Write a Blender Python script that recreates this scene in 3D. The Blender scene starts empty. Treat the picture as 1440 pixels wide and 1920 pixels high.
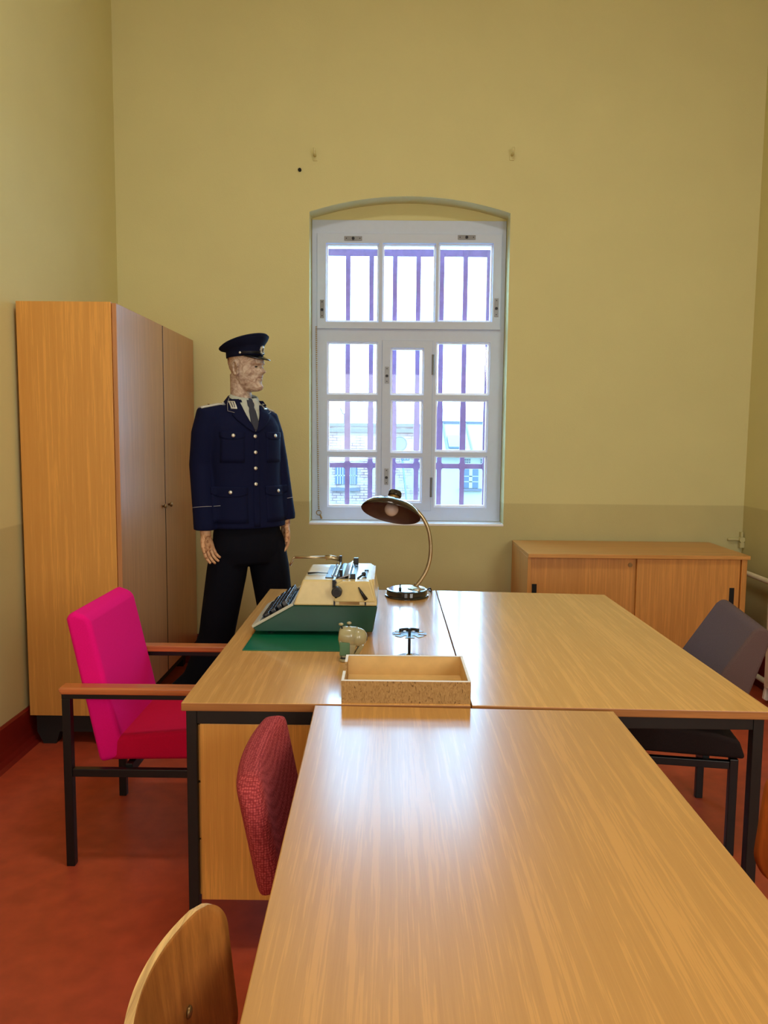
import bpy, bmesh, math, random
from mathutils import Vector, Matrix
from mathutils.bvhtree import BVHTree
random.seed(7)
PI = math.pi
sc = bpy.context.scene
C = sc.collection

# ------------------------------------------------------------------ materials
def lin(c):
    return tuple(((v/255)/12.92 if v/255 <= .04045 else ((v/255+.055)/1.055)**2.4) for v in c)
def newmat(name):
    m = bpy.data.materials.new(name); m.use_nodes = True
    nt = m.node_tree; b = nt.nodes['Principled BSDF']
    return m, nt, b
def setp(b, rough=.5, metal=0, spec=.5, coat=0, coatr=.1, sheen=0):
    b.inputs['Roughness'].default_value = rough; b.inputs['Metallic'].default_value = metal
    b.inputs['Specular IOR Level'].default_value = spec
    b.inputs['Coat Weight'].default_value = coat; b.inputs['Coat Roughness'].default_value = coatr
    b.inputs['Sheen Weight'].default_value = sheen
def N(nt, t, **kw):
    n = nt.nodes.new(t)
    for k, v in kw.items():
        if k in n.inputs: n.inputs[k].default_value = v
        else: setattr(n, k, v)
    return n
def ramp(nt, fac, stops):
    r = nt.nodes.new('ShaderNodeValToRGB'); e = r.color_ramp.elements
    while len(e) < len(stops): e.new(.5)
    for i, (p, c) in enumerate(stops): e[i].position = p; e[i].color = (*c, 1)
    nt.links.new(fac, r.inputs['Fac']); return r.outputs['Color']
def coords(nt, scale=(1, 1, 1), kind='Object'):
    t = nt.nodes.new('ShaderNodeTexCoord'); m = nt.nodes.new('ShaderNodeMapping')
    m.inputs['Scale'].default_value = scale
    nt.links.new(t.outputs[kind], m.inputs['Vector']); return m.outputs['Vector']
def bump(nt, b, h, strength=.2, dist=.002):
    n = nt.nodes.new('ShaderNodeBump'); n.inputs['Strength'].default_value = strength; n.inputs['Distance'].default_value = dist
    nt.links.new(h, n.inputs['Height']); nt.links.new(n.outputs['Normal'], b.inputs['Normal'])
def plain(name, col, rough=.5, metal=0, noise=.06, nscale=30, bmp=0, spec=.5, coat=0, sheen=0):
    m, nt, b = newmat(name); setp(b, rough, metal, spec, coat, sheen=sheen)
    v = coords(nt); n = N(nt, 'ShaderNodeTexNoise', Scale=nscale, Detail=4.0); nt.links.new(v, n.inputs['Vector'])
    l = lin(col)
    out = ramp(nt, n.outputs['Fac'], [(.3, tuple(max(0, c*(1-noise)) for c in l)), (.7, tuple(min(1, c*(1+noise)) for c in l))])
    nt.links.new(out, b.inputs['Base Color'])
    if bmp: bump(nt, b, n.outputs['Fac'], bmp)
    return m
def wood(name, light, dark, axis, rough=.3, coat=0, coatr=.1, bmp=.05, fine=1.0, spec=.5):
    m, nt, b = newmat(name); setp(b, rough, 0, spec, coat, coatr)
    s = [70*fine]*3; s[axis] = 1.8*fine
    v = coords(nt, tuple(s)); n = N(nt, 'ShaderNodeTexNoise', Scale=1.0, Detail=5.0, Roughness=.6, Distortion=.4); nt.links.new(v, n.inputs['Vector'])
    s2 = [420*fine]*3; s2[axis] = 9*fine
    v2 = coords(nt, tuple(s2)); n2 = N(nt, 'ShaderNodeTexNoise', Scale=1.0, Detail=2.0); nt.links.new(v2, n2.inputs['Vector'])
    v3 = coords(nt, tuple(3 if i != axis else .5 for i in range(3))); n3 = N(nt, 'ShaderNodeTexNoise', Scale=1.0, Detail=2.0); nt.links.new(v3, n3.inputs['Vector'])
    mx = N(nt, 'ShaderNodeMath', operation='MULTIPLY_ADD'); nt.links.new(n2.outputs['Fac'], mx.inputs[0]); mx.inputs[1].default_value = .45
    nt.links.new(n.outputs['Fac'], mx.inputs[2])
    mx2 = N(nt, 'ShaderNodeMath', operation='MULTIPLY_ADD'); nt.links.new(n3.outputs['Fac'], mx2.inputs[0]); mx2.inputs[1].default_value = .35
    nt.links.new(mx.outputs[0], mx2.inputs[2])
    out = ramp(nt, mx2.outputs[0], [(.50, lin(dark)), (.95, lin(light)), (1.0, lin(tuple(min(255, c*1.06) for c in light)))])
    nt.links.new(out, b.inputs['Base Color'])
    if bmp: bump(nt, b, n2.outputs['Fac'], bmp, .0006)
    return m
def fabric(name, light, dark, scale=900, rough=.95, bmp=.4, dist=.001, sheen=.0, cellmix=False):
    m, nt, b = newmat(name); setp(b, rough, 0, .15, sheen=sheen)
    v = coords(nt)
    if cellmix:
        n = N(nt, 'ShaderNodeTexVoronoi', Scale=scale, Randomness=.35); nt.links.new(v, n.inputs['Vector']); h = n.outputs['Distance']
        out = ramp(nt, h, [(.1, lin(light)), (.62, lin(dark))])
    else:
        n = N(nt, 'ShaderNodeTexNoise', Scale=scale, Detail=3.0); nt.links.new(v, n.inputs['Vector']); h = n.outputs['Fac']
        out = ramp(nt, h, [(.3, lin(dark)), (.7, lin(light))])
    nt.links.new(out, b.inputs['Base Color']); bump(nt, b, h, bmp, dist)
    return m
def wallmat(name, col, low, zline, rough=.85):
    m, nt, b = newmat(name); setp(b, rough, 0, .25)
    g = nt.nodes.new('ShaderNodeNewGeometry'); sp = nt.nodes.new('ShaderNodeSeparateXYZ'); nt.links.new(g.outputs['Position'], sp.inputs[0])
    n = N(nt, 'ShaderNodeTexNoise', Scale=3.0, Detail=6.0); nt.links.new(g.outputs['Position'], n.inputs['Vector'])
    f = N(nt, 'ShaderNodeTexNoise', Scale=140.0, Detail=3.0); nt.links.new(g.outputs['Position'], f.inputs['Vector'])
    l = lin(col); lo = lin(low)
    a = ramp(nt, n.outputs['Fac'], [(.3, tuple(c*.98 for c in l)), (.7, tuple(c*1.02 for c in l))])
    d = ramp(nt, n.outputs['Fac'], [(.3, tuple(c*.95 for c in lo)), (.7, tuple(c*1.04 for c in lo))])
    lt = N(nt, 'ShaderNodeMapRange'); nt.links.new(sp.outputs['Z'], lt.inputs['Value'])
    lt.inputs['From Min'].default_value = zline-.004; lt.inputs['From Max'].default_value = zline+.004
    mx = N(nt, 'ShaderNodeMix', data_type='RGBA')
    nt.links.new(lt.outputs[0], mx.inputs['Factor']); nt.links.new(d, mx.inputs['A']); nt.links.new(a, mx.inputs['B'])
    nt.links.new(mx.outputs['Result'], b.inputs['Base Color'])
    mm = N(nt, 'ShaderNodeMath', operation='MULTIPLY_ADD'); nt.links.new(n.outputs['Fac'], mm.inputs[0]); mm.inputs[1].default_value = 4; nt.links.new(f.outputs['Fac'], mm.inputs[2])
    bump(nt, b, mm.outputs[0], .25, .003)
    return m
def glassmat(name, tint=(1, 1, 1), gloss=.04):
    m = bpy.data.materials.new(name); m.use_nodes = True; nt = m.node_tree; nt.nodes.clear()
    o = nt.nodes.new('ShaderNodeOutputMaterial'); t = N(nt, 'ShaderNodeBsdfTransparent'); t.inputs['Color'].default_value = (*tint, 1)
    g = N(nt, 'ShaderNodeBsdfGlossy'); g.inputs['Roughness'].default_value = .02
    n = N(nt, 'ShaderNodeTexNoise', Scale=5.0); mr = N(nt, 'ShaderNodeMapRange'); nt.links.new(n.outputs['Fac'], mr.inputs['Value'])
    mr.inputs['To Min'].default_value = gloss*.8; mr.inputs['To Max'].default_value = gloss*1.2
    x = N(nt, 'ShaderNodeMixShader'); nt.links.new(mr.outputs[0], x.inputs['Fac']); nt.links.new(t.outputs[0], x.inputs[1]); nt.links.new(g.outputs[0], x.inputs[2])
    nt.links.new(x.outputs[0], o.inputs['Surface']); return m
def brickmat(name):
    m, nt, b = newmat(name); setp(b, .95, 0, .1)
    v = coords(nt); sep = nt.nodes.new('ShaderNodeSeparateXYZ'); nt.links.new(v, sep.inputs[0])
    cb = nt.nodes.new('ShaderNodeCombineXYZ'); nt.links.new(sep.outputs['X'], cb.inputs['X']); nt.links.new(sep.outputs['Z'], cb.inputs['Y'])
    br = N(nt, 'ShaderNodeTexBrick', Scale=1.0); nt.links.new(cb.outputs[0], br.inputs['Vector'])
    br.inputs['Brick Width'].default_value = .3; br.inputs['Row Height'].default_value = .1; br.inputs['Mortar Size'].default_value = .012
    br.inputs['Color1'].default_value = (*lin((122, 98, 100)), 1); br.inputs['Color2'].default_value = (*lin((138, 119, 117)), 1); br.inputs['Mortar'].default_value = (*lin((66, 50, 60)), 1)
    n = N(nt, 'ShaderNodeTexNoise', Scale=1.6, Detail=5.0); nt.links.new(v, n.inputs['Vector'])
    mx = N(nt, 'ShaderNodeMix', data_type='RGBA'); mr = N(nt, 'ShaderNodeMapRange'); nt.links.new(n.outputs['Fac'], mr.inputs['Value'])
    mr.inputs['From Min'].default_value = .4; mr.inputs['From Max'].default_value = .6
    nt.links.new(mr.outputs[0], mx.inputs['Factor']); nt.links.new(br.outputs['Color'], mx.inputs['A']); mx.inputs['B'].default_value = (.23, .205, .18, 1)
    nt.links.new(mx.outputs['Result'], b.inputs['Base Color']); return m

M = {}
M['wall'] = wallmat('cream_wall_paint', (212, 205, 152), (196, 187, 137), 1.07)
M['ceiling'] = plain('ceiling_paint', (225, 215, 180), .9)
M['floor'] = plain('red_floor_paint', (178, 74, 46), .38, noise=.14, nscale=14, bmp=.03)
M['skirt'] = plain('dark_red_skirting', (120, 26, 18), .4)
M['reveal'] = plain('reveal_plaster', (226, 212, 170), .85)
M['desk_top'] = wood('desk_veneer', (216, 162, 92), (202, 147, 78), 1, rough=.24, bmp=.015, spec=.5, coat=.6, coatr=.08)
M['table_top'] = wood('table_veneer', (200, 147, 80), (187, 134, 70), 1, rough=.36, bmp=.012, spec=.6, coat=.65, coatr=.2)
M['table_top'].node_tree.nodes['Principled BSDF'].inputs['Coat IOR'].default_value = 1.55
M['edge'] = wood('edge_veneer', (164, 108, 56), (140, 88, 42), 0, rough=.4)
M['panel'] = wood('panel_veneer', (224, 164, 80), (208, 146, 66), 2, rough=.4)
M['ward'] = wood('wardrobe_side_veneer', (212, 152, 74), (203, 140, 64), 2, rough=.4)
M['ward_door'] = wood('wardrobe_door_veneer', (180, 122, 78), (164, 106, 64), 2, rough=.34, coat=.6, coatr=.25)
M['side'] = wood('sideboard_veneer', (200, 138, 66), (182, 120, 52), 2, rough=.4)
M['side_top'] = wood('sideboard_top_veneer', (204, 146, 78), (180, 120, 56), 0, rough=.3)
M['frame'] = plain('dark_grey_steel', (29, 28, 25), .45, .3)
M['black_steel'] = plain('black_steel', (16, 15, 16), .4, .2)
M['plinth'] = plain('black_plinth', (20, 17, 16), .6)
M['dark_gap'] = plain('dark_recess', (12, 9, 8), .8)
M['magenta'] = fabric('magenta_wool', (240, 18, 140), (224, 12, 116), 700)
M['crimson'] = fabric('crimson_wool', (214, 16, 72), (186, 10, 54), 700)
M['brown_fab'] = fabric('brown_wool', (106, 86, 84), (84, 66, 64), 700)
M['shaded_seat'] = fabric('shaded_seat_wool', (44, 34, 33), (30, 23, 23), 700)  # brown chair's seat wool, with the shade under the desk put into its colour
M['red_weave'] = fabric('red_weave', (198, 88, 90), (136, 46, 50), 190, bmp=.7, dist=.002, cellmix=True)
M['arm'] = wood('arm_wood', (188, 108, 58), (154, 82, 40), 0, rough=.3, coat=.3)
M['ply'] = wood('plywood', (158, 100, 46), (122, 70, 30), 2, rough=.3, coat=.2)
M['ply_or'] = wood('orange_plywood', (180, 92, 36), (150, 70, 26), 2, rough=.35)
M['ply_edge'] = wood('plywood_edge', (226, 184, 120), (150, 100, 55), 1, rough=.5, fine=2)
M['chrome'] = plain('chrome', (200, 202, 205), .18, 1, noise=.02)
M['brass'] = plain('aged_brass', (150, 120, 78), .35, .8)
M['white_frame'] = plain('white_window_paint', (196, 208, 232), .4, noise=.015, spec=.4)
M['bead'] = plain('white_bead', (242, 244, 248), .35, noise=.01)
M['lock'] = plain('lock_plate', (128, 128, 130), .35, .6)
M['dark_metal'] = plain('dark_metal', (40, 40, 44), .4, .6)
M['glass'] = glassmat('window_glass')
M['bars'] = plain('flare_lightened_maroon', (142, 102, 138), .6, noise=.12)  # maroon paint lightened: the flare round the bars is put into the colour
M['lamp_shade'] = plain('brown_black_enamel', (34, 20, 22), .12, noise=.04, coat=.6)
M['lamp_in'] = plain('brown_enamel_inside', (74, 44, 40), .45)
M['bulb'] = plain('milky_bulb', (196, 176, 172), .25)
M['lamp_base'] = plain('black_enamel', (18, 16, 22), .1, coat=.8)
M['nickel'] = plain('nickel_tube', (178, 160, 130), .28, .9)
M['tw_green'] = plain('dark_green_enamel', (10, 64, 50), .35)
M['tw_cream'] = plain('cream_enamel', (212, 192, 138), .3)
M['tw_rim'] = plain('grey_rim', (188, 186, 172), .35)
M['tw_black'] = plain('black_plastic', (16, 16, 20), .35)
M['key'] = plain('dark_keys', (44, 46, 54), .22, noise=.25, nscale=90)
M['mat'] = plain('green_mat', (6, 100, 68), .32)
M['sharp'] = plain('olive_grey_enamel', (160, 152, 116), .25, coat=.3)
M['sharp_green'] = plain('green_plastic', (78, 116, 84), .4)
def traymat():
    m, nt, b = newmat('bark_paper'); setp(b, .7, 0, .3)
    v = coords(nt, (130, 130, 48)); n = N(nt, 'ShaderNodeTexNoise', Scale=1.0, Detail=3.0, Distortion=2.5); nt.links.new(v, n.inputs['Vector'])
    out = ramp(nt, n.outputs['Fac'], [(.30, lin((92, 64, 36))), (.40, lin((158, 122, 74))), (.7, lin((182, 146, 94)))])
    nt.links.new(out, b.inputs['Base Color']); bump(nt, b, n.outputs['Fac'], .5, .001); return m
M['tray'] = traymat()
M['tray_in'] = plain('buff_card', (216, 178, 116), .7)
M['tray_edge'] = plain('white_edge', (236, 230, 220), .6)
M['pipe'] = plain('cream_pipe_paint', (226, 214, 184), .4)
M['rad'] = plain('white_radiator', (232, 226, 214), .35)
M['navy'] = fabric('navy_serge', (14, 20, 58), (8, 12, 40), 800, rough=.85, bmp=.3)
M['navy_dk'] = fabric('dark_trouser_serge', (12, 13, 26), (7, 8, 17), 800, rough=.9, bmp=.3)
M['cap_band'] = fabric('cap_band_navy', (16, 20, 50), (10, 13, 34), 800, rough=.85)
M['patent'] = plain('patent_black', (14, 14, 18), .15)
M['silver'] = plain('silver_braid', (196, 196, 190), .4, .3, bmp=.2, nscale=300)
M['button'] = plain('silver_button', (214, 212, 206), .25, .6)
M['shirt'] = fabric('grey_shirt', (188, 192, 182), (172, 176, 168), 500, bmp=.1)
M['tie'] = fabric('grey_tie', (66, 68, 80), (52, 54, 66), 500, bmp=.2)
M['pipe_white'] = plain('pale_piping', (150, 150, 160), .7)
def skinmat():
    m, nt, b = newmat('mottled_painted_skin'); setp(b, .6, 0, .3)
    v = coords(nt); n = N(nt, 'ShaderNodeTexNoise', Scale=32.0, Detail=5.0, Roughness=.62, Distortion=1.6); nt.links.new(v, n.inputs['Vector'])
    a = ramp(nt, n.outputs['Fac'], [(.30, lin((132, 104, 92))), (.48, lin((178, 154, 138))), (.66, lin((206, 190, 176)))])
    w = ramp(nt, n.outputs['Fac'], [(.36, lin((92, 58, 36))), (.5, lin((168, 124, 82))), (.7, lin((192, 152, 108)))])
    sp = nt.nodes.new('ShaderNodeSeparateXYZ'); nt.links.new(v, sp.inputs[0])
    mr = N(nt, 'ShaderNodeMapRange'); mr.inputs['From Min'].default_value = 1.845; mr.inputs['From Max'].default_value = 1.885
    ad = N(nt, 'ShaderNodeMath', operation='MULTIPLY_ADD'); nt.links.new(sp.outputs['Y'], ad.inputs[0]); ad.inputs[1].default_value = .5; nt.links.new(sp.outputs['Z'], ad.inputs[2])
    nt.links.new(ad.outputs[0], mr.inputs['Value'])
    mx = N(nt, 'ShaderNodeMix', data_type='RGBA'); nt.links.new(mr.outputs[0], mx.inputs['Factor']); nt.links.new(a, mx.inputs['A']); nt.links.new(w, mx.inputs['B'])
    mr2 = N(nt, 'ShaderNodeMapRange'); mr2.inputs['From Min'].default_value = 1.25; mr2.inputs['From Max'].default_value = 1.3; nt.links.new(sp.outputs['Z'], mr2.inputs['Value'])
    hand = ramp(nt, n.outputs['Fac'], [(.34, lin((140, 88, 58))), (.47, lin((200, 150, 112))), (.66, lin((214, 174, 138)))])
    mx2 = N(nt, 'ShaderNodeMix', data_type='RGBA'); nt.links.new(mr2.outputs[0], mx2.inputs['Factor']); nt.links.new(hand, mx2.inputs['A']); nt.links.new(mx.outputs['Result'], mx2.inputs['B'])
    nt.links.new(mx2.outputs['Result'], b.inputs['Base Color']); bump(nt, b, n.outputs['Fac'], .1, .0006); return m
M['skin'] = skinmat()
M['brick'] = brickmat('pale_brick')
M['ext_plaster'] = plain('pale_render', (130, 128, 118), .9, noise=.05, nscale=2)
M['ext_roof'] = plain('pale_slate', (112, 118, 108), .8, noise=.06, nscale=6)
M['ext_dark'] = plain('window_dark', (40, 55, 80), .3)
M['ext_line'] = plain('weathered_ledge', (70, 70, 78), .8)
M['ext_ground'] = plain('yard_concrete', (110, 110, 108), .9, noise=.08, nscale=1)
M['sign_blue'] = plain('sign_blue', (8, 34, 84), .4)
M['sign_white'] = plain('sign_white', (116, 118, 122), .4)
M['mirror'] = plain('pale_mirror', (84, 98, 102), .25, .4)

# ------------------------------------------------------------------ mesh helpers
class MB:
    def __init__(s): s.bm = bmesh.new()
    def box(s, x0, x1, y0, y1, z0, z1, mat=None):
        vs = [s.bm.verts.new(p) for p in ((x0,y0,z0),(x1,y0,z0),(x1,y1,z0),(x0,y1,z0),(x0,y0,z1),(x1,y0,z1),(x1,y1,z1),(x0,y1,z1))]
        if mat is not None:
            for v in vs: v.co = mat @ v.co
        for f in ((3,2,1,0),(4,5,6,7),(0,1,5,4),(1,2,6,5),(2,3,7,6),(3,0,4,7)): s.bm.faces.new([vs[i] for i in f])
        return s
    def prism(s, poly, a, b, axis=1, mat=None):
        # poly: 2D outline; extruded from a to b along axis. axis 1: (x,z), axis 2: (x,y), axis 0: (y,z)
        def P(p, t):
            v = Vector((p[0], t, p[1])) if axis == 1 else Vector((p[0], p[1], t)) if axis == 2 else Vector((t, p[0], p[1]))
            return mat @ v if mat is not None else v
        A = [s.bm.verts.new(P(p, a)) for p in poly]; B = [s.bm.verts.new(P(p, b)) for p in poly]
        n = len(poly)
        s.bm.faces.new(A); s.bm.faces.new(B[::-1])
        for i in range(n): s.bm.faces.new((A[i], B[i], B[(i+1) % n], A[(i+1) % n]))
        return s
    def rings(s, rs, cap=True, close=False):
        V = [[s.bm.verts.new(p) for p in r] for r in rs]; n = len(V[0])
        for a, b in zip(V, V[1:]):
            for i in range(n):
                s.bm.faces.new((a[i], a[(i+1) % n], b[(i+1) % n], b[i]))
        if close:
            a, b = V[-1], V[0]
            for i in range(n): s.bm.faces.new((a[i], a[(i+1) % n], b[(i+1) % n], b[i]))
        elif cap:
            s.bm.faces.new(V[0][::-1]); s.bm.faces.new(V[-1])
        return s
    def tube(s, pts, r, seg=12, cap=True, flat=None):
        pts = [Vector(p) for p in pts]; rs = r if isinstance(r, (list, tuple)) else [r]*len(pts)
        out = []; up = None
        for i, p in enumerate(pts):
            t = (pts[min(i+1, len(pts)-1)]-pts[max(i-1, 0)]).normalized()
            if up is None:
                up = Vector((0, 0, 1)) if abs(t.z) < .9 else Vector((1, 0, 0))
            u = (up - t*up.dot(t)).normalized(); v = t.cross(u); up = u
            fu = flat or 1
            out.append([p+(u*math.cos(2*PI*k/seg)*fu+v*math.sin(2*PI*k/seg))*rs[i] for k in range(seg)])
        return s.rings(out, cap)
    def lathe(s, prof, mat=Matrix(), seg=32):
        return s.rings([[mat @ Vector((r*math.cos(2*PI*k/seg), r*math.sin(2*PI*k/seg), z)) for k in range(seg)] for r, z in prof])
    def cyl(s, a, b, r, seg=16, r2=None): return s.tube([a, b], [r, r if r2 is None else r2], seg)
    def ball(s, c, r, seg=16, rx=1, ry=1, rz=1, mat=None):
        rs = []
        for j in range(1, seg//2):
            t = PI*j/(seg//2)
            rs.append([Vector((rx*r*math.sin(t)*math.cos(2*PI*k/seg), ry*r*math.sin(t)*math.sin(2*PI*k/seg), -rz*r*math.cos(t))) for k in range(seg)])
        if mat is not None: rs = [[mat @ p for p in q] for q in rs]
        return s.rings([[p+Vector(c) for p in q] for q in rs])
    def grid(s, F, G):
        # two layers of points (front F[j][i], back G[j][i]) closed into one solid panel
        A = [[s.bm.verts.new(p) for p in r] for r in F]; B = [[s.bm.verts.new(p) for p in r] for r in G]
        nj, ni = len(A), len(A[0])
        for j in range(nj-1):
            for i in range(ni-1):
                s.bm.faces.new((A[j][i], A[j][i+1], A[j+1][i+1], A[j+1][i])); s.bm.faces.new((B[j][i], B[j+1][i], B[j+1][i+1], B[j][i+1]))
        for j in range(nj-1):
            s.bm.faces.new((A[j][0], A[j+1][0], B[j+1][0], B[j][0])); s.bm.faces.new((A[j][-1], B[j][-1], B[j+1][-1], A[j+1][-1]))
        for i in range(ni-1):
            s.bm.faces.new((A[0][i], B[0][i], B[0][i+1], A[0][i+1])); s.bm.faces.new((A[-1][i], A[-1][i+1], B[-1][i+1], B[-1][i]))
        return s
ORG = {}
def root_of(o):
    while o.parent: o = o.parent
    return o
def link(name, me, mat, parent):
    o = bpy.data.objects.new(name, me); C.objects.link(o)
    if mat is not None and not me.materials: me.materials.append(mat)
    if parent is not None: o.parent = parent
    return o
def obj(name, mb, mat, parent=None, bevel=0, smooth=False, local=False, sub=0, segs=2):
    bm = mb.bm
    if parent is not None and not local:
        off = ORG.get(root_of(parent).name, Vector())
        bmesh.ops.translate(bm, vec=-off, verts=bm.verts)
    bmesh.ops.recalc_face_normals(bm, faces=bm.faces)
    me = bpy.data.meshes.new(name); bm.to_mesh(me); bm.free()
    if smooth:
        for p in me.polygons: p.use_smooth = True
    o = link(name, me, mat, parent)
    if bevel:
        m = o.modifiers.new('bevel', 'BEVEL'); m.width = bevel; m.segments = segs; m.limit_method = 'ANGLE'; m.angle_limit = .7
        m.use_clamp_overlap = True
    if sub:
        m = o.modifiers.new('sub', 'SUBSURF'); m.levels = sub; m.render_levels = sub
    if smooth and not sub:
        m = o.modifiers.new('wn', 'WEIGHTED_NORMAL') if bevel else None
    return o
def tag(o, label, cat, group=None):
    o['label'] = label; o['category'] = cat
    if group: o['group'] = group
    return o
def thing(name, label, cat, loc=(0, 0, 0), rz=0, group=None):
    o = bpy.data.objects.new(name, None); C.objects.link(o); o.empty_display_size = .1
    o.location = loc; o.rotation_euler = (0, 0, rz); ORG[o.name] = Vector(loc)
    return tag(o, label, cat, group)
def struct(name, mb, mat, parent=None, **kw):
    o = obj(name, mb, mat, parent, **kw)
    if parent is None: o['kind'] = 'structure'
    return o
def dup(o, parent=None):
    c = o.copy(); C.objects.link(c); c.parent = parent
    for ch in o.children: dup(ch, c)
    return c
def ev(o):
    dg = bpy.context.evaluated_depsgraph_get(); dg.update()
    return bpy.data.meshes.new_from_object(o.evaluated_get(dg))
def remesh(name, mb, voxel, smooth, mat, parent, factor=.5):
    bm = mb.bm; bmesh.ops.recalc_face_normals(bm, faces=bm.faces)
    me = bpy.data.meshes.new('tmp'); bm.to_mesh(me); bm.free()
    t = bpy.data.objects.new('tmp', me); C.objects.link(t)
    r = t.modifiers.new('r', 'REMESH'); r.mode = 'VOXEL'; r.voxel_size = voxel; r.use_smooth_shade = True
    if smooth:
        s = t.modifiers.new('s', 'SMOOTH'); s.iterations = smooth; s.factor = factor
    m2 = ev(t); bpy.data.objects.remove(t); m2.name = name
    for p in m2.polygons: p.use_smooth = True
    m2.materials.clear()
    return link(name, m2, mat, parent)

# ------------------------------------------------------------------ the room
XL, XR, YB, YF, ZC = -1.73, 2.30, 5.07, -2.6, 4.6
WX0, WX1, WZ0, WZ1, WZA = -.514, .746, .931, 2.892, 2.99     # window opening and the crown of its arch
def arch(n=24):
    h = WZA-WZ1; w = (WX1-WX0)/2; R_ = (w*w+h*h)/(2*h); cx = (WX0+WX1)/2; cz = WZA-R_
    return [(x, cz+math.sqrt(R_*R_-(x-cx)**2)) for x in [WX0+(WX1-WX0)*i/n for i in range(n+1)]]
YO = 5.42
m = MB(); m.box(XL-.3, WX0, YB, YO, 0, ZC); m.box(WX1, XR+.3, YB, YO, 0, ZC); m.box(WX0, WX1, YB, YO, 0, WZ0)
A = arch()
for (xa, za), (xb, zb) in zip(A, A[1:]): m.prism([(xa, za), (xb, zb), (xb, ZC), (xa, ZC)], YB, YO)
for (xa, za), (xb, zb) in zip(A, A[1:]): m.prism([(xa, 2.885), (xb, 2.885), (xb, zb), (xa, za)], 5.225, 5.30)
struct('wall_back', m, M['wall'])
struct('wall_left', MB().box(XL-.3, XL, YF-.3, YB, 0, ZC), M['wall'])
struct('wall_right', MB().box(XR, XR+.3, YF-.3, YB, 0, ZC), M['wall'])
struct('wall_front', MB().box(XL, XR, YF-.3, YF, 0, ZC), M['wall'])
struct('floor', MB().box(XL-.3, XR+.3, YF-.3, YO, -.2, 0), M['floor'])
struct('ceiling', MB().box(XL-.3, XR+.3, YF-.3, YO, ZC, ZC+.2), M['ceiling'])
def cove(sx):   # coved skirting: upright board and a rounded foot
    x = XL if sx > 0 else XR
    pr = [(0, 0), (.045, 0), (.028, .012), (.016, .035), (.012, .07), (.012, .175), (.006, .185), (0, .185)]
    return MB().prism([(x+sx*a, b) for a, b in pr], YF, YB)
struct('baseboard_left', cove(1), M['skirt']); struct('baseboard_right', cove(-1), M['skirt'])
struct('baseboard_back', MB().prism([(YB-a, b) for a, b in [(0, 0), (.045, 0), (.028, .012), (.016, .035), (.012, .07), (.012, .175), (.006, .185), (0, .185)]], XL+.013, XR-.013, axis=0), M['skirt'])
struct('trim_1', MB().box(WX0-.002, WX1+.002, YB-.003, 5.224, WZ0-.012, WZ0+.003), M['bead'], bevel=.003)   # window sill

# window
win = bpy.data.objects.new('window_1', None); C.objects.link(win); win['kind'] = 'structure'
win.location = ((WX0+WX1)/2, 5.24, WZ0); ORG['window_1'] = Vector(win.location)
def holes(mb, x0, x1, z0, z1, y0, y1, hs):
    # a board with rectangular holes, split on the hole edges
    xs = sorted({x0, x1, *[h[0] for h in hs], *[h[1] for h in hs]}); zs = sorted({z0, z1, *[h[2] for h in hs], *[h[3] for h in hs]})
    def solid(i, j):
        if i < 0 or j < 0 or i >= len(xs)-1 or j >= len(zs)-1: return False
        cx, cz = (xs[i]+xs[i+1])/2, (zs[j]+zs[j+1])/2
        return not any(h[0] < cx < h[1] and h[2] < cz < h[3] for h in hs)
    vm = {}
    def V(i, j, k):
        if (i, j, k) not in vm: vm[i, j, k] = mb.bm.verts.new((xs[i], (y0, y1)[k], zs[j]))
        return vm[i, j, k]
    for i in range(len(xs)-1):
        for j in range(len(zs)-1):
            if not solid(i, j): continue
            mb.bm.faces.new((V(i,j,0), V(i+1,j,0), V(i+1,j+1,0), V(i,j+1,0))); mb.bm.faces.new((V(i,j,1), V(i,j+1,1), V(i+1,j+1,1), V(i+1,j,1)))
            if not solid(i-1, j): mb.bm.faces.new((V(i,j,0), V(i,j+1,0), V(i,j+1,1), V(i,j,1)))
            if not solid(i+1, j): mb.bm.faces.new((V(i+1,j,0), V(i+1,j,1), V(i+1,j+1,1), V(i+1,j+1,0)))
            if not solid(i, j-1): mb.bm.faces.new((V(i,j,0), V(i,j,1), V(i+1,j,1), V(i+1,j,0)))
            if not solid(i, j+1): mb.bm.faces.new((V(i,j+1,0), V(i+1,j+1,0), V(i+1,j+1,1), V(i,j+1,1)))
    return mb
up = [(-.42, -.078, 2.237, 2.735), (-.053, .290, 2.239, 2.737), (.310, .661, 2.243, 2.741)]
lf = [(-.413, -.079, 1.768, 2.108), (-.411, -.079, 1.392, 1.732), (-.409, -.080, 1.022, 1.363)]
md = [(.005, .222, 1.768, 2.071), (.009, .219, 1.388, 1.734), (.012, .219, 1.056, 1.359)]
rt = [(.302, .655, 1.771, 2.112), (.304, .650, 1.396, 1.738), (.303, .650, 1.027, 1.368)]
mid_hole = (-.052, .282, 1.003, 2.122)
obj('window_frame', holes(MB(), WX0+.002, WX1-.002, WZ0+.005, 2.884, 5.222, 5.29, [(-.462, .700, 2.21, 2.78), *lf, mid_hole, *rt]), M['white_frame'], win, bevel=.003)
us = obj('upper_sash', holes(MB(), -.478, .716, 2.193, 2.797, 5.205, 5.275, up), M['white_frame'], win, bevel=.004)
cs = obj('casement', holes(MB(), -.0515, .2815, 1.0035, 2.1215, 5.214, 5.28, md), M['white_frame'], win, bevel=.004)
def beads(name, hs, parent, y0, y1):
    for h in hs:
        obj(name, holes(MB(), h[0], h[1], h[2], h[3], y0, y1, [(h[0]+.011, h[1]-.011, h[2]+.013, h[3]-.009)]), M['bead'], parent)
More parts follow.
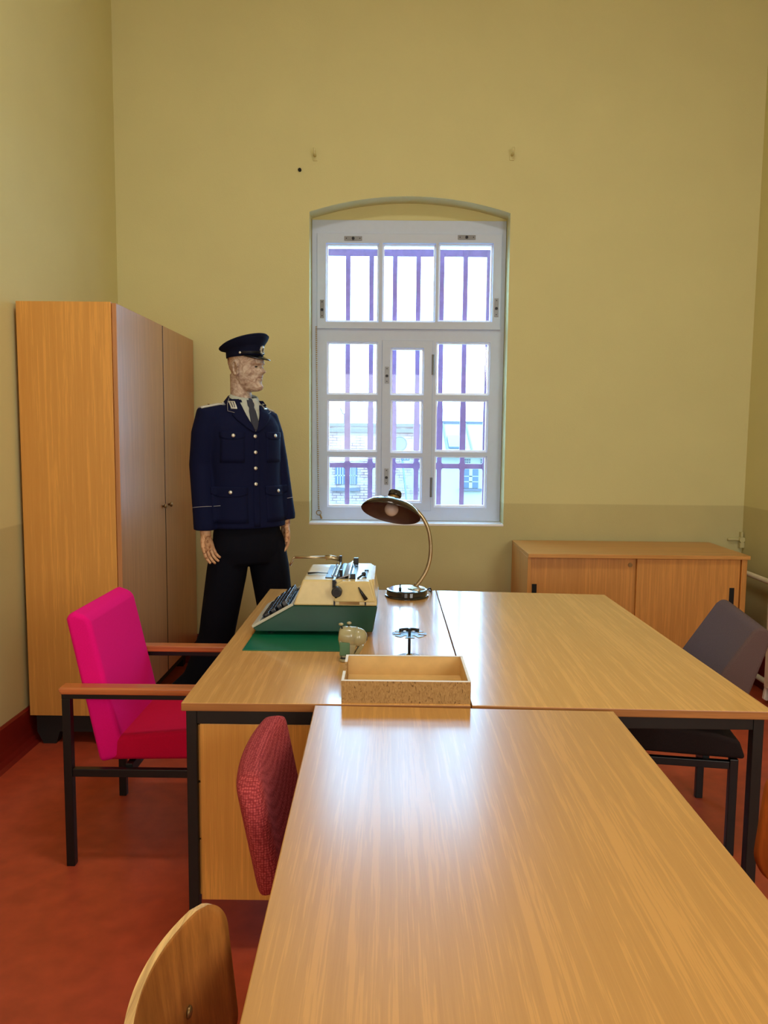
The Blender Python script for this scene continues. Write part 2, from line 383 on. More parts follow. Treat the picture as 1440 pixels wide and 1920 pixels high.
def panes(hs, parent, y):
    for h in hs: obj('pane', MB().box(h[0]+.002, h[1]-.002, y, y+.004, h[2]+.002, h[3]-.002), M['glass'], parent)
beads('glazing_bead', up, us, 5.235, 5.265); panes(up, us, 5.252)
beads('glazing_bead', md, cs, 5.235, 5.268); panes(md, cs, 5.256)
beads('glazing_bead', lf+rt, win, 5.24, 5.275); panes(lf+rt, win, 5.262)
def lockplate(x, z, w, h, y, parent):
    l = obj('lock_plate', MB().box(x-w/2, x+w/2, y-.004, y, z-h/2, z+h/2), M['lock'], parent, bevel=.001)
    l2 = l; b = MB(); b.cyl((x, y-.009, z-.006 if h > w else z), (x, y-.003, z-.006 if h > w else z), .0095, 16)
    obj('lock_cylinder', b, M['dark_metal'], l)
    for s in (-1, 1):
        dx, dz = (s*w*.38, 0) if w > h else (0, s*h*.38)
        b = MB(); b.cyl((x+dx, y-.0055, z+dz), (x+dx, y-.003, z+dz), .0038, 10)
        obj('screw', b, M['dark_metal'], l)
lockplate(-.245, 2.764, .114, .028, 5.205, win); lockplate(.487, 2.776, .114, .028, 5.205, win)
lockplate(-.445, 2.317, .026, .116, 5.205, win); lockplate(.688, 2.334, .026, .118, 5.205, win)
lockplate(-.019, 1.896, .026, .108, 5.214, win); lockplate(-.016, 1.229, .026, .108, 5.214, win)
for z in (1.966, 1.16):
    obj('hinge', MB().cyl((.283, 5.213, z-.065), (.283, 5.213, z+.065), .0085, 12), M['lock'], cs, smooth=False)
# pull chain
m = MB(); n = 96
for i in range(n):
    t = i/(n-1); m.ball((-.482+.018*t, 5.196, 2.2-1.2*t), .0062, 6)
ch = obj('pull_chain', m, M['brass'], None); tag(ch, 'thin beaded metal pull chain hanging down the left side of the window', 'chain')
m = MB(); m.tube([(-.464+.016*math.cos(a), 5.196, .985+.016*math.sin(a)) for a in [2*PI*k/16 for k in range(17)]], .0028, 6); m.cyl((-.455, 5.196, .972), (-.445, 5.196, .945), .006, 8)
obj('chain_end', m, M['brass'], ch, local=True)
# wall hooks over the window
def hook(x, z, lean, label):
    t = thing('wall_hook', label, 'hook', (x, YB, z), group='painted hooks over the window')
    obj('back_plate', MB().box(x-.014, x+.014, YB-.006, YB, z-.03, z+.02), M['wall'], t, bevel=.002)
    m = MB(); m.tube([(x, YB-.004, z), (x, YB-.045, z-.004), (x, YB-.06, z+.008), (x, YB-.062, z+.028)], .008, 10)
    obj('hook_arm', m, M['wall'], t, smooth=True)
hook(-.478, 3.228, -1, 'cream painted hook on the wall above the window, left of the pair')
hook(.745, 3.24, 1, 'cream painted hook on the wall above the window, right of the pair')
m = MB(); m.cyl((-.574, YB-.010, 3.143), (-.574, YB, 3.143), .011, 10); m.ball((-.574, YB-.010, 3.143), .011, 10, ry=.4)
tag(obj('wall_screw', m, M['dark_gap']), 'small black screw head in the wall left of the left hook', 'screw')

# grille outside
gr = thing('window_grille', 'maroon steel bar grille outside the window', 'grille', (.116, 5.5, .9))
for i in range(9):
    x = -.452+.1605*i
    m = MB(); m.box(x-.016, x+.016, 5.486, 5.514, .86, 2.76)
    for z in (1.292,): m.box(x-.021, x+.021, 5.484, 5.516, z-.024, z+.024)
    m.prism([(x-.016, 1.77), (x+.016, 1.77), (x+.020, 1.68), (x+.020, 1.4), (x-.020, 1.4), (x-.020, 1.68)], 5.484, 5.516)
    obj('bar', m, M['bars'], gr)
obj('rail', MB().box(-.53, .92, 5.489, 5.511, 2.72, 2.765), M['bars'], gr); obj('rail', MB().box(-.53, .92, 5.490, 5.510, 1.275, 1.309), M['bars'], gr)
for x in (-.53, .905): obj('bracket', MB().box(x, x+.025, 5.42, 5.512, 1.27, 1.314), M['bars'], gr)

# ------------------------------------------------------------------ outside
GZ = -3.6
struct('ground', MB().box(-40, 40, 6, 80, GZ-.2, GZ), M['ext_ground'])
bb = thing('brick_building', 'pale brick building across the yard, seen through the left and middle panes', 'building', (-5, 30, GZ))
obj('wall', MB().box(-12, 1.45, 30, 36, GZ, 1.9), M['brick'], bb)
obj('cornice', MB().box(-12.1, 1.52, 29.86, 30, 1.62, 1.76).box(-12.1, 1.52, 29.9, 30, 1.84, 1.96), M['ext_line'], bb)
for x0, x1 in ((-2.05, -1.66), (-1.52, -1.22)):
    f = obj('window', MB().box(x0, x1, 29.95, 30.05, -.36, .3), M['ext_dark'], bb)
    g = MB()
    for k in range(1, 4): g.box(x0+(x1-x0)*k/4-.015, x0+(x1-x0)*k/4+.015, 29.93, 29.95, -.36, .3)
    g.box(x0, x1, 29.93, 29.95, -.05, -.01)
    obj('glazing_bar', g, M['sign_white'], f)
obj('sill', MB().box(-2.2, -1.1, 29.85, 30, -.62, -.5), M['ext_line'], bb)
obj('antenna', MB().tube([(-1.93, 31, 2.56), (-1.83, 31, 2.34), (-1.55, 31, 2.32)], .03, 6).box(-1.8, -1.76, 30.98, 31.02, 1.9, 2.34).box(-1.66, -1.62, 30.98, 31.02, 1.9, 2.3), M['ext_line'], bb)
rb = thing('roofed_building', 'pale rendered building with a sloping grey roof, seen through the right panes', 'building', (5, 29, GZ))
obj('wall', MB().box(1.6, 12, 29, 36, GZ, .9), M['ext_plaster'], rb)
obj('roof', MB().prism([(28.6, .82), (28.6, .92), (31.5, 2.02), (34, 2.02), (34, .82)], 1.7, 12.2, axis=0), M['ext_roof'], rb)
m = MB()
for k in range(9): m.prism([(28.58, .93), (31.4, 2.0), (31.4, 2.05), (28.58, .98)], 2.1+k*.9, 2.15+k*.9, axis=0)
obj('roof_seam', m, M['ext_line'], rb)
obj('ridge', MB().box(1.7, 12.2, 31.4, 31.7, 1.98, 2.1), M['ext_line'], rb)
obj('skylight', MB().prism([(28.9, 1.06), (30.0, 1.48), (30.0, 1.54), (28.9, 1.12)], 2.2, 2.8, axis=0), M['ext_dark'], rb)
w = obj('window', MB().box(2.75, 3.3, 28.94, 29.05, -.4, .3), M['ext_dark'], rb)
g = MB(); g.box(2.96, 3.08, 28.92, 28.94, -.4, .3)
for z in (.02, -.18): g.box(2.75, 3.3, 28.92, 28.94, z, z+.03)
obj('glazing_bar', g, M['sign_white'], w)
obj('sill', MB().box(2.6, 3.45, 28.86, 29, -.5, -.42), M['ext_line'], rb)
for k in range(5):
    for q in range(2): obj('vent_slot', MB().box(2.78+.085*k+.35*(k > 2), 2.83+.085*k+.35*(k > 2), 28.97, 29.0, .52+.09*q, .58+.09*q), M['ext_line'], rb)
sp = thing('sign_post', 'leaning pole with small blue sign and round disc, outside behind the middle pane', 'sign', (.7, 27, GZ))
obj('pole', MB().cyl((.95, 27, GZ), (.43, 27, .95), .03, 8), M['mirror'], sp)
mr = MB(); mr.cyl((.36, 26.95, 1.23), (.36, 27.0, 1.23), .24, 28)
dsk = obj('disc', mr, M['mirror'], sp)
obj('rim', MB().tube([(.36+.24*math.cos(2*PI*k/28), 26.94, 1.23+.24*math.sin(2*PI*k/28)) for k in range(29)], .02, 6), M['ext_line'], dsk)
sb = obj('sign_plate', MB().box(.42, .70, 26.93, 26.96, .66, .76), M['sign_blue'], sp)
for k, wid in enumerate((.03, .045, .03, .05)): obj('sign_mark', MB().box(.46+.055*k, .46+.055*k+wid*.8, 26.925, 26.93, .69, .69+.03*(1+k % 2*.4)), M['sign_white'], sb)

# ------------------------------------------------------------------ wardrobe
wd = thing('wardrobe', 'tall two-door oak veneer wardrobe against the left wall in the corner', 'wardrobe', (-1.48, 4.34, 0))
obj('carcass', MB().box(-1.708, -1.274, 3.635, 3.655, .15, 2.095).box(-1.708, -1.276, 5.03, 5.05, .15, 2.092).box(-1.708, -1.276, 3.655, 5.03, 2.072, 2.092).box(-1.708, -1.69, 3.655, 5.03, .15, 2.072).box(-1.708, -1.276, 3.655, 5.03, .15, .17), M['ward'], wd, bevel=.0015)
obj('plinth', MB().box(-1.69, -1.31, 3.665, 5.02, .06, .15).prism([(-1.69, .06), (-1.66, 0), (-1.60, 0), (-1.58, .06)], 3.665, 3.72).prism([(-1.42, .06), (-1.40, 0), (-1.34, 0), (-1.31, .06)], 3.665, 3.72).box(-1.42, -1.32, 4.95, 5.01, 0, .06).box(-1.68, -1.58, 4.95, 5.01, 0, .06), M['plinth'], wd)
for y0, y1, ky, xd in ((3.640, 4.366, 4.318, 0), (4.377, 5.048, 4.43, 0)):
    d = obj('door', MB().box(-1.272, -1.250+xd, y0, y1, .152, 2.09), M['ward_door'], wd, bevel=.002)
    if y0 > 4: obj('gap_shade', MB().box(-1.271, -1.2502, y0-.0015, y0, .153, 2.089), M['dark_gap'], d)  # dark strip painting the shade in the gap between the doors
    k = MB(); k.lathe([(.006, 0), (.006, .008), (.013, .012), (.014, .018), (.009, .023), (.001, .024)], Matrix.Translation((-1.250+xd, ky, 1.1)) @ Matrix.Rotation(PI/2, 4, 'Y'), 18)
    obj('knob', k, M['brass'], d, smooth=True)
# ------------------------------------------------------------------ sideboard
sd = thing('sideboard', 'low oak veneer sideboard with sliding doors at the back wall, right of the window', 'sideboard', (1.43, 4.75, 0))
X0, X1, Y0, Y1, ZT = .80, 2.052, 4.44, 5.02, .837
obj('top', MB().box(X0, X1+.012, Y0-.012, Y1, ZT-.022, ZT), M['side_top'], sd, bevel=.002)
obj('carcass', MB().box(X0, X0+.019, Y0, Y1, .06, ZT-.0225).box(X1-.03, X1, Y0, Y1, .06, ZT-.0225).box(X0+.019, X1-.03, Y0+.01, Y1, .06, .08).box(X0+.019, X1-.03, Y1-.02, Y1, .08, ZT-.0225), M['side'], sd, bevel=.0015)
obj('plinth', MB().box(X0+.03, X1-.03, Y0+.05, Y1-.04, 0, .06), M['plinth'], sd)
for x0, x1, y, hx, hz0, hz1 in ((X0+.022, 1.44, Y0+.035, .847, .50, .655), (1.428, X1-.034, Y0+.012, 1.976, .535, .648)):
    d = obj('sliding_door', MB().box(x0, x1, y, y+.016, .084, ZT-.026), M['side'], sd, bevel=.001)
    obj('finger_pull', MB().box(hx-.014, hx+.014, y-.001, y+.004, hz0, hz1), M['dark_gap'], d)
obj('lock', MB().cyl((1.395, Y0+.028, .772), (1.395, Y0+.037, .772), .012, 18), M['brass'], sd)
# ------------------------------------------------------------------ radiator and pipes
rd = thing('radiator', 'white panel radiator at the right wall, its end just inside the frame', 'radiator', (2.2, 3.8, 0))
m = MB(); m.box(2.145, 2.165, 3.2, 4.36, .1, .74); m.prism([(2.145, .74), (2.165, .74), (2.165, .76), (2.155, .77)], 3.2, 4.36)
for k in range(14): m.box(2.139, 2.146, 3.24+.08*k, 3.28+.08*k, .14, .7)
obj('front_panel', m, M['rad'], rd, bevel=.002)
obj('rear_panel', MB().box(2.225, 2.245, 3.2, 4.36, .1, .74), M['rad'], rd, bevel=.002)
obj('end_cover', MB().prism([(2.140, .03), (2.15, .1), (2.14, .76), (2.25, .76), (2.25, .1), (2.16, .02)], 4.34, 4.365), M['rad'], rd, bevel=.003)
for y in (3.3, 4.2): obj('bracket', MB().box(2.245, 2.298, y, y+.03, .2, .65), M['rad'], rd)
for y in (3.3, 4.2): obj('foot', MB().box(2.16, 2.23, y, y+.03, 0, .1), M['rad'], rd)
for z, lab in ((.668, 'upper cream heating pipe along the right wall behind the radiator'), (.075, 'lower cream heating pipe just above the floor at the right wall')):
    m = MB(); m.tube([(2.235, 4.366, z), (2.235, 4.95, z), (2.25, 5.0, z), (2.262, YB-.014, z)], .016, 12)
    obj('pipe', m, M['pipe'], rd, smooth=True)['label'] = lab
pb = thing('pipe_stub', 'short cream painted pipe stub with a clip at the wall behind the sideboard corner', 'pipe', (2.25, 5.04, .84))
obj('stub', MB().tube([(2.20, 5.052, .852), (2.296, 5.052, .852)], .009, 12), M['wall'], pb, smooth=True)
obj('clip', MB().box(2.272, 2.298, 5.03, 5.062, .80, .835).cyl((2.285, 5.03, .852), (2.285, 5.06, .852), .018, 12).box(2.278, 2.292, 5.04, 5.068, .87, .90), M['wall'], pb)

# ------------------------------------------------------------------ desks
TH = .024
def slab(q, z0, z1): return MB().prism(q, z0, z1, axis=2)
def bar(mb, x0, x1, y0, y1, z0, z1): return mb.box(x0, x1, y0, y1, z0, z1)
def desk(name, label, q, topmat, ped, group=None, rail=.042, leg=.03, zt=.75):
    xs = [p[0] for p in q]; ys = [p[1] for p in q]
    x0, x1, y0, y1 = max(q[0][0], q[3][0])+.010, min(q[1][0], q[2][0])-.010, max(q[0][1], q[1][1])+.010, min(q[2][1], q[3][1])-.012
    t = thing(name, label, 'desk', ((x0+x1)/2, (y0+y1)/2, 0), group=group)
    o = obj('tabletop', slab(q, zt-TH, zt), topmat, t, bevel=.0025)
    o.data.materials.append(M['edge'])
    for p in o.data.polygons:
        if abs(p.normal.z) < .5: p.material_index = 1
    for (x, y) in ((q[0][0]+.010, y0), (q[1][0]-.010-leg, y0), (q[2][0]-.010-leg, y1-leg), (q[3][0]+.010, y1-leg)):
        obj('leg', MB().box(x, x+leg, y, y+leg, 0, zt-TH-.0005), M['frame'], t, bevel=.002)
    for a in ((q[0][0]+.01+leg, q[1][0]-.01-leg, y0+.002, y0+.026), (x0+leg, x1-leg, y1-.026, y1-.002), (x0+.002, x0+.026, y0+leg, y1-leg), (x1-.026, x1-.002, y0+leg, y1-leg)):
        obj('rail', MB().box(*a, zt-TH-rail, zt-TH-.0005), M['frame'], t, bevel=.0015)
    if ped:
        px0, px1, py0, py1 = ped
        pe = obj('pedestal', MB().box(px0, px1, py0, py1, .155, zt-TH-rail-.002), M['panel'], t, bevel=.002)
        fx = px0 if px0 < 0 else px1; s = -1 if px0 < 0 else 1
        for k in range(3):
            za, zb = .165+k*.172, .165+k*.172+.166
            obj('drawer', MB().box(min(fx, fx+s*.016), max(fx, fx+s*.016), py0+.01, py1-.01, za, zb), M['panel'], pe, bevel=.002)
    return t
desk('desk', 'left oak veneer desk with black steel legs, carrying the typewriter and lamp', [(-.576, 2.130), (.2365, 2.134), (.2345, 3.775), (-.575, 3.773)], M['desk_top'], (-.530, .15, 2.152, 2.54))
desk('desk', 'right oak veneer desk with black steel legs, bare top, beside the typewriter desk', [(.239, 2.134), (1.073, 2.111), (1.042, 3.716), (.237, 3.775)], M['desk_top'], None)
desk('table', 'long oak veneer table in the foreground, pushed against the two desks', [(-.178, .45), (.632, .45), (.627, 2.106), (-.201, 2.127)], M['table_top'], None, zt=.7485)

# ------------------------------------------------------------------ upholstered chairs
def cushion(poly, y0, y1, r=.018):
    return MB().prism(poly, y0, y1)
def easy_chair(name, label, fabs, arms, loc, rz, w=.48):
    # local frame: faces +x, origin on the floor under the seat centre
    t = thing(name, label, 'chair', loc, rz)
    h = w/2
    bk = [(-.170, .353), (-.275, .862), (-.268, .880), (-.245, .888), (-.200, .872), (-.188, .850), (-.095, .440), (-.10, .37)] if arms else [(-.15, .482), (-.19, .607), (-.247, .79), (-.249, .822), (-.232, .842), (-.205, .845), (-.186, .828), (-.055, .62), (-.01, .50), (-.03, .478)]
    o = obj('backrest', MB().prism(bk, -h, h), fabs[0], t, bevel=.018, local=True, smooth=True, segs=4)
    st = [(-.165 if arms else -.19, .362), (.36, .372), (.385, .40), (.388, .45), (.37, .478), (.30, .487), (-.085, .452), (-.165, .43)]
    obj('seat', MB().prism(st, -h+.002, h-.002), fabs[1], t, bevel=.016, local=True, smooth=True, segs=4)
    lx0 = -.262 if arms else -.15
    yy = h+.03 if arms else h-.02
    zt = .598 if arms else .36
    for s in (-1, 1):
        y = s*yy
        for x in (lx0, .235): obj('leg', MB().box(x-.0145, x+.0145, y-.0145, y+.0145, 0, zt), M['black_steel'], t, bevel=.002, local=True)
        obj('side_rail', MB().box(lx0+.0145, .2205, y-.012, y+.012, .322, .350), M['black_steel'], t, bevel=.002, local=True)
        if arms:
            obj('arm_rail', MB().box(lx0-.0145, .2495, y-.0145, y+.0145, .5985, .616), M['black_steel'], t, bevel=.001, local=True)
            obj('armrest', MB().prism([(-.275, .6165), (-.285, .634), (-.275, .642), (.262, .642), (.262, .6165)], y-.027, y+.027), M['arm'], t, bevel=.006, local=True, segs=3)
    for x in (-.06, .19): obj('cross_bar', MB().box(x-.012, x+.012, -yy+.012, yy-.012, .322, .361), M['black_steel'], t, bevel=.002, local=True)
    return t
easy_chair('armchair', 'bright magenta upholstered armchair with wooden armrests at the left desk', (M['magenta'], M['crimson']), True, (-.83, 2.868, 0), 0, w=.475)
easy_chair('upholstered_chair', 'grey-brown upholstered chair without armrests, behind the right desk', (M['brown_fab'], M['shaded_seat']), False, (1.132, 2.972, 0), PI-.15, w=.50)

def curved_back(yc, hw, z0, z1, x_at, lean, k, th, nr=26, nz=14, rt=.12, rb=.06, belly=0):
    # rounded-corner panel curving forward (+x) at its ends; superellipse corner shaping
    F, G = [], []
    for j in range(nz+1):
        v = j/nz; z = z0+(z1-z0)*v
        dt, db = z1-z, z-z0
        ins = 0
        if dt < rt: ins = max(ins, rt-math.sqrt(max(0, rt*rt-(rt-dt)**2)))
        if db < rb: ins = max(ins, rb-math.sqrt(max(0, rb*rb-(rb-db)**2)))
        W = max(.01, hw-ins); f, g = [], []
        for i in range(nr+1):
            y = -W+2*W*i/nr
            x = x_at-lean*(z-z0)+k*y*y
            e = 1.0
            if belly:
                e = max(.45, (1-abs(y/hw)**14)**.5 if abs(y) < hw else .45)*max(.55, min(1, math.sqrt(max(0, 1-abs(2*v-1)**18))))
            nx = Vector((1, -2*k*y, lean)).normalized()
            c = Vector((x, yc+y, z)); f.append(c+nx*th*e/2); g.append(c-nx*th*e/2)
        F.append(f); G.append(g)
    return F, G
def curved_chair(name, label, loc, rz, kind):
    t = thing(name, label, 'chair', loc, rz)
    if kind == 'pad':
        F, G = curved_back(0, .222, .532, .792, -.222, .2, .5, .058, nr=30, nz=22, rt=.055, rb=.045, belly=1)
        obj('backrest', MB().grid(F, G), M['red_weave'], t, local=True, smooth=True, sub=1)
        m = MB(); m.prism([(-.21, .43), (.21, .43), (.225, .455), (.2, .485), (-.19, .485), (-.22, .46)], -.21, .21)
        obj('seat', m, M['red_weave'], t, local=True, bevel=.02, smooth=True, segs=3)
        fm = M['black_steel']
        obj('back_post', MB().tube([(-.245, 0, .70), (-.245, 0, .56), (-.225, 0, .42), (-.1, 0, .41)], .014, 10), fm, t, local=True, smooth=True)
        obj('column', MB().cyl((0, 0, .08), (0, 0, .43), .025, 14), fm, t, local=True)
        for k in range(4):
            a = PI/4+k*PI/2; c, s = math.cos(a), math.sin(a)
            obj('leg', MB().tube([(.02*c, .02*s, .10), (.15*c, .15*s, .075), (.27*c, .27*s, .018)], [.018, .016, .018], 10), fm, t, local=True, smooth=True)
    else:
        F, G = curved_back(0, .205, .56, .808, -.237, .10, 1.35, .011, nr=28, nz=44, rt=.06, rb=.05)
        o = obj('backrest', MB().grid(F, G), M['ply'] if kind == 'ply' else M['ply_or'], t, local=True, smooth=False)
        o.data.materials.append(M['ply_edge'])
        nf = len(o.data.polygons); side = 2*44+2*28
        for p in list(o.data.polygons)[nf-side:]: p.material_index = 1
        for p in list(o.data.polygons)[:nf-side]: p.use_smooth = True
        for y in (-.1, .1):
            xx = -.237-.10*.125+1.35*y*y; obj('screw', MB().ball((xx+.007, y, .685), .009, 12, rx=.5), M['brass'], t, local=True, smooth=True)
        m = MB(); m.prism([(-.19, -.19), (.17, -.2), (.2, -.16), (.2, .16), (.17, .2), (-.19, .19)], .430, .442, axis=2)
        obj('seat', m, M['ply'] if kind == 'ply' else M['ply_or'], t, local=True, bevel=.004)
        for s in (-1, 1):
            y = s*.1
            obj('back_post', MB().tube([(-.268+1.35*.01, y, .73), (-.252+1.35*.01, y, .56), (-.215, y, .44), (-.18, s*.17, .415), (.17, s*.17, .415)], .011, 10), M['black_steel'], t, local=True, smooth=True)
            for x in (-.17, .17): obj('leg', MB().tube([(x*.9, s*.165, .417), (x*1.15, s*.19, .0)], .012, 10), M['black_steel'], t, local=True, smooth=True)
    return t
curved_chair('swivel_chair', 'red woven-fabric chair with a curved padded back between the left desk and the table', (-.032, 1.755, 0), 0, 'pad')
curved_chair('plywood_chair', 'brown plywood chair with a curved back at the lower left of the table', (-.046, .935, 0), 0, 'ply')
curved_chair('plywood_chair', 'orange-brown plywood chair at the right edge, across the table', (.617, 1.42, .008), PI, 'or')

# ------------------------------------------------------------------ typewriter and mat
tag(obj('desk_mat', MB().box(-.504, -.146, 2.667, 3.30, .7502, .7540), M['mat'], None, bevel=.001), 'thin dark green mat under the typewriter', 'mat')
ZM = .754
tw = thing('typewriter', 'old typewriter with dark green body and cream cover on the green mat', 'typewriter', (-.27, 3.06, ZM))
ya, yb = 2.872, 3.262
for x in (-.44, -.10):
    for y in (ya+.05, yb-.05): obj('foot', MB().lathe([(.014, 0), (.016, .012), (.012, .02)], Matrix.Translation((x, y, ZM+.0002 if x < -.2 else ZM-.0036)), 12) if x < -.2 else MB().lathe([(.014, -.0036), (.016, .012), (.012, .02)], Matrix.Translation((x, y, ZM)), 12), M['tw_black'], tw)
base = [(-.503, .779), (-.490, .766), (-.055, .768), (-.037, .866), (-.351, .866)]
obj('base', MB().prism(base, ya, yb), M['tw_green'], tw, bevel=.004)
# keyboard deck: a rim around a sunken black well, following the slope
sl = math.atan2(.866-.779, .503-.351); kd = Matrix.Translation((-.503, 0, .779)) @ Matrix.Rotation(-sl, 4, 'Y'); L = math.hypot(.152, .087)
def hb(mb, a0, a1, y0, y1, h0, h1): return mb.box(a0, a1, y0, y1, h0, h1, mat=kd)
m = MB(); hb(m, 0, L, ya, ya+.014, 0, .010); hb(m, 0, L, yb-.014, yb, 0, .010); hb(m, -.002, .028, ya+.014, yb-.014, 0, .010); hb(m, L-.006, L, ya+.014, yb-.014, 0, .010)
obj('keyboard_rim', m, M['tw_rim'], tw, bevel=.002)
m = MB(); hb(m, .028, L-.006, ya+.014, yb-.014, .0005, .004)
kb = obj('keyboard', m, M['tw_black'], tw)
obj('space_bar', hb(MB(), .036, .050, ya+.075, yb-.075, .006, .016), M['key'], kb, bevel=.002)
for r in range(4):
    n = 11 if r < 3 else 12
    for k in range(n):
        y = ya+.03+.012*(r % 3)*.6+(yb-ya-.07)/n*(k+.5)
        a = .064+r*.0265
        obj('key', hb(MB(), a-.009, a+.009, y-.011, y+.011, .006, .020+.003*r), M['key'], kb, bevel=.002)
cov = [(-.351, .867), (-.317, .962), (-.058, .964), (-.0375, .867)]
cv = MB(); cv.rings([[Vector((x, y, z)) for x, z in cov] for y in (ya+.001, yb-.001)])
for v in cv.bm.verts:
    if v.co.z > .9: v.co.y += .012 if v.co.y < 3 else -.02
co = obj('cover', cv, M['tw_cream'], tw, bevel=.006)
# carriage end with platen knob
ce = [(-.198, .885), (-.198, .935), (-.188, .952), (-.168, .963), (-.068, .963), (-.044, .885)]
ca = obj('carriage', MB().box(-.196, -.05, ya+.031, yb-.051, .90, .9634), M['tw_cream'], tw)
obj('carriage_end', MB().prism(ce, ya-.014, ya+.03), M['tw_cream'], ca, bevel=.004); obj('carriage_end', MB().prism(ce, yb-.05, yb+.012), M['tw_cream'], ca, bevel=.004)
obj('type_basket', MB().box(-.236, -.205, ya+.045, yb-.06, .9632, .9665), M['tw_black'], ca)
obj('platen', MB().cyl((-.176, ya+.033, .949), (-.176, yb-.054, .949), .0245, 20), M['tw_black'], ca, smooth=False)
obj('platen_knob', MB().cyl((-.187, ya-.046, .927), (-.187, ya-.0142, .927), .0195, 22), M['tw_black'], ca, bevel=.003)
obj('knob_spindle', MB().cyl((-.187, ya-.050, .927), (-.187, ya-.046, .927), .010, 14).cyl((-.190, ya-.03, .905), (-.19, ya-.022, .912), .005, 8), M['dark_metal'], ca)
obj('release_lever', MB().tube([(-.108, ya-.018, .942), (-.098, ya-.020, .925), (-.079, ya-.022, .896)], [.002, .005, .008], 10), M['tw_black'], ca, smooth=True)
obj('paper_bail', MB().cyl((-.196, ya+.02, .976), (-.196, yb-.03, .976), .0035, 10).cyl((-.210, ya+.04, .973), (-.210, yb-.06, .973), .003, 10), M['chrome'], ca)
obj('paper_table', MB().prism([(-.186, .964), (-.148, .976), (-.146, .9785), (-.186, .9665)], ya+.03, yb-.05), M['chrome'], ca)
obj('rear_slot', MB().box(-.145, -.122, ya+.03, yb-.07, .9635, .9680), M['tw_black'], ca)
obj('slot_trim', MB().box(-.147, -.143, ya+.03, yb-.07, .9635, .985).box(-.138, -.133, ya+.03, yb-.07, .968, .972), M['chrome'], ca)
obj('margin_stop', MB().box(-.140, -.122, ya+.022, ya+.042, .965, .984).box(-.142, -.122, yb-.055, yb-.035, .966, .995), M['tw_black'], ca, bevel=.002)
obj('scale_pin', MB().cyl((-.176, ya+.05, .965), (-.176, ya+.05, .995), .006, 10).cyl((-.196, yb-.04, .97), (-.196, yb-.04, 1.002), .0055, 10), M['tw_black'], ca)
obj('lever_arm', MB().tube([(-.232, ya+.13, .9672), (-.27, ya+.125, .970), (-.31, ya+.12, .968)], [.003, .007, .011], 10, flat=.35), M['tw_black'], ca, smooth=True)
rl = MB(); rl.tube([(-.20, yb-.03, .985), (-.24, yb-.028, .992), (-.26, yb-.03, .991)], .011, 10); rl.tube([(-.255, yb-.03, .993), (-.33, yb-.03, .992), (-.392, yb-.03, .992)], [.006, .0055, .005], 10); rl.tube([(-.386, yb-.03, .993), (-.397, yb-.03, .988), (-.400, yb-.03, .972), (-.408, yb-.03, .958)], [.006, .007, .008, .009], 10, flat=.6)
obj('return_lever', rl, M['nickel'], ca, smooth=True)
obj('carriage_lever', MB().tube([(-.112, ya+.03, .966), (-.10, ya+.055, .972), (-.092, ya+.085, .972)], .004, 8).ball((-.092, ya+.085, .973), .009, 12), M['tw_black'], ca, smooth=True)
obj('lever_slot', MB().box(-.088, -.080, ya+.05, ya+.21, .9645, .9675).box(-.092, -.076, ya+.195, ya+.21, .9645, .970), M['tw_black'], ca)
obj('panel_gap', MB().box(-.201, -.195, ya-.002, ya+.01, .868, .886).box(-.085, -.080, ya-.002, ya+.01, .870, .882), M['tw_black'], tw)
obj('carriage_slot', MB().prism([(-.206, .930), (-.199, .928), (-.199, .940), (-.190, .956), (-.196, .965), (-.206, .965)], ya-.003, ya+.012), M['dark_metal'], ca)
obj('rating_plate', MB().box(-.180, -.105, ya-.002, ya+.01, .872, .8835), M['brass'], tw)

# ------------------------------------------------------------------ desk lamp
lx, ly, tz = .09, 3.63, .7502
lp = thing('desk_lamp', 'dark brown desk lamp with round base and curved arm on the left desk', 'lamp', (lx, ly, tz))
obj('base', MB().lathe([(.001, 0), (.102, 0), (.104, .004), (.102, .009), (.0965, .011), (.0965, .030), (.094, .035), (.086, .037), (.001, .037)], Matrix.Translation((lx, ly, tz)), 48), M['lamp_base'], lp, bevel=.0)
obj('mounting_plate', MB().lathe([(.001, .037), (.042, .037), (.042, .040), (.030, .045), (.012, .05), (.001, .05)], Matrix.Translation((lx+.045, ly, tz)), 28), M['nickel'], lp)
obj('switch', MB().lathe([(.006, .037), (.007, .043), (.0035, .05), (.003, .062), (.001, .064)], Matrix.Translation((lx-.032, ly-.035, tz)), 12), M['tw_black'], lp, smooth=True)
def spline(pts, n=8):
    P = [Vector(p) for p in pts]; P = [2*P[0]-P[1]]+P+[2*P[-1]-P[-2]]; out = []
    for i in range(1, len(P)-2):
        for k in range(n):
            t = k/n; a, b, c, d = P[i-1:i+3]
            out.append(.5*((2*b)+(c-a)*t+(2*a-5*b+4*c-d)*t*t+(3*b-a-3*c+d)*t**3))
    return out+[P[-2]]
arm = spline([(.130, ly, .795), (.155, ly, .828), (.180, ly, .872), (.195, ly, .925), (.199, ly, .986), (.190, ly, 1.055), (.170, ly, 1.105), (.142, ly, 1.143), (.105, ly, 1.178)])
obj('arm', MB().tube(arm, .0088, 12), M['nickel'], lp, smooth=True)
obj('arm_socket', MB().cyl((.124, ly, .786), (.138, ly, .806), .012, 14), M['nickel'], lp)
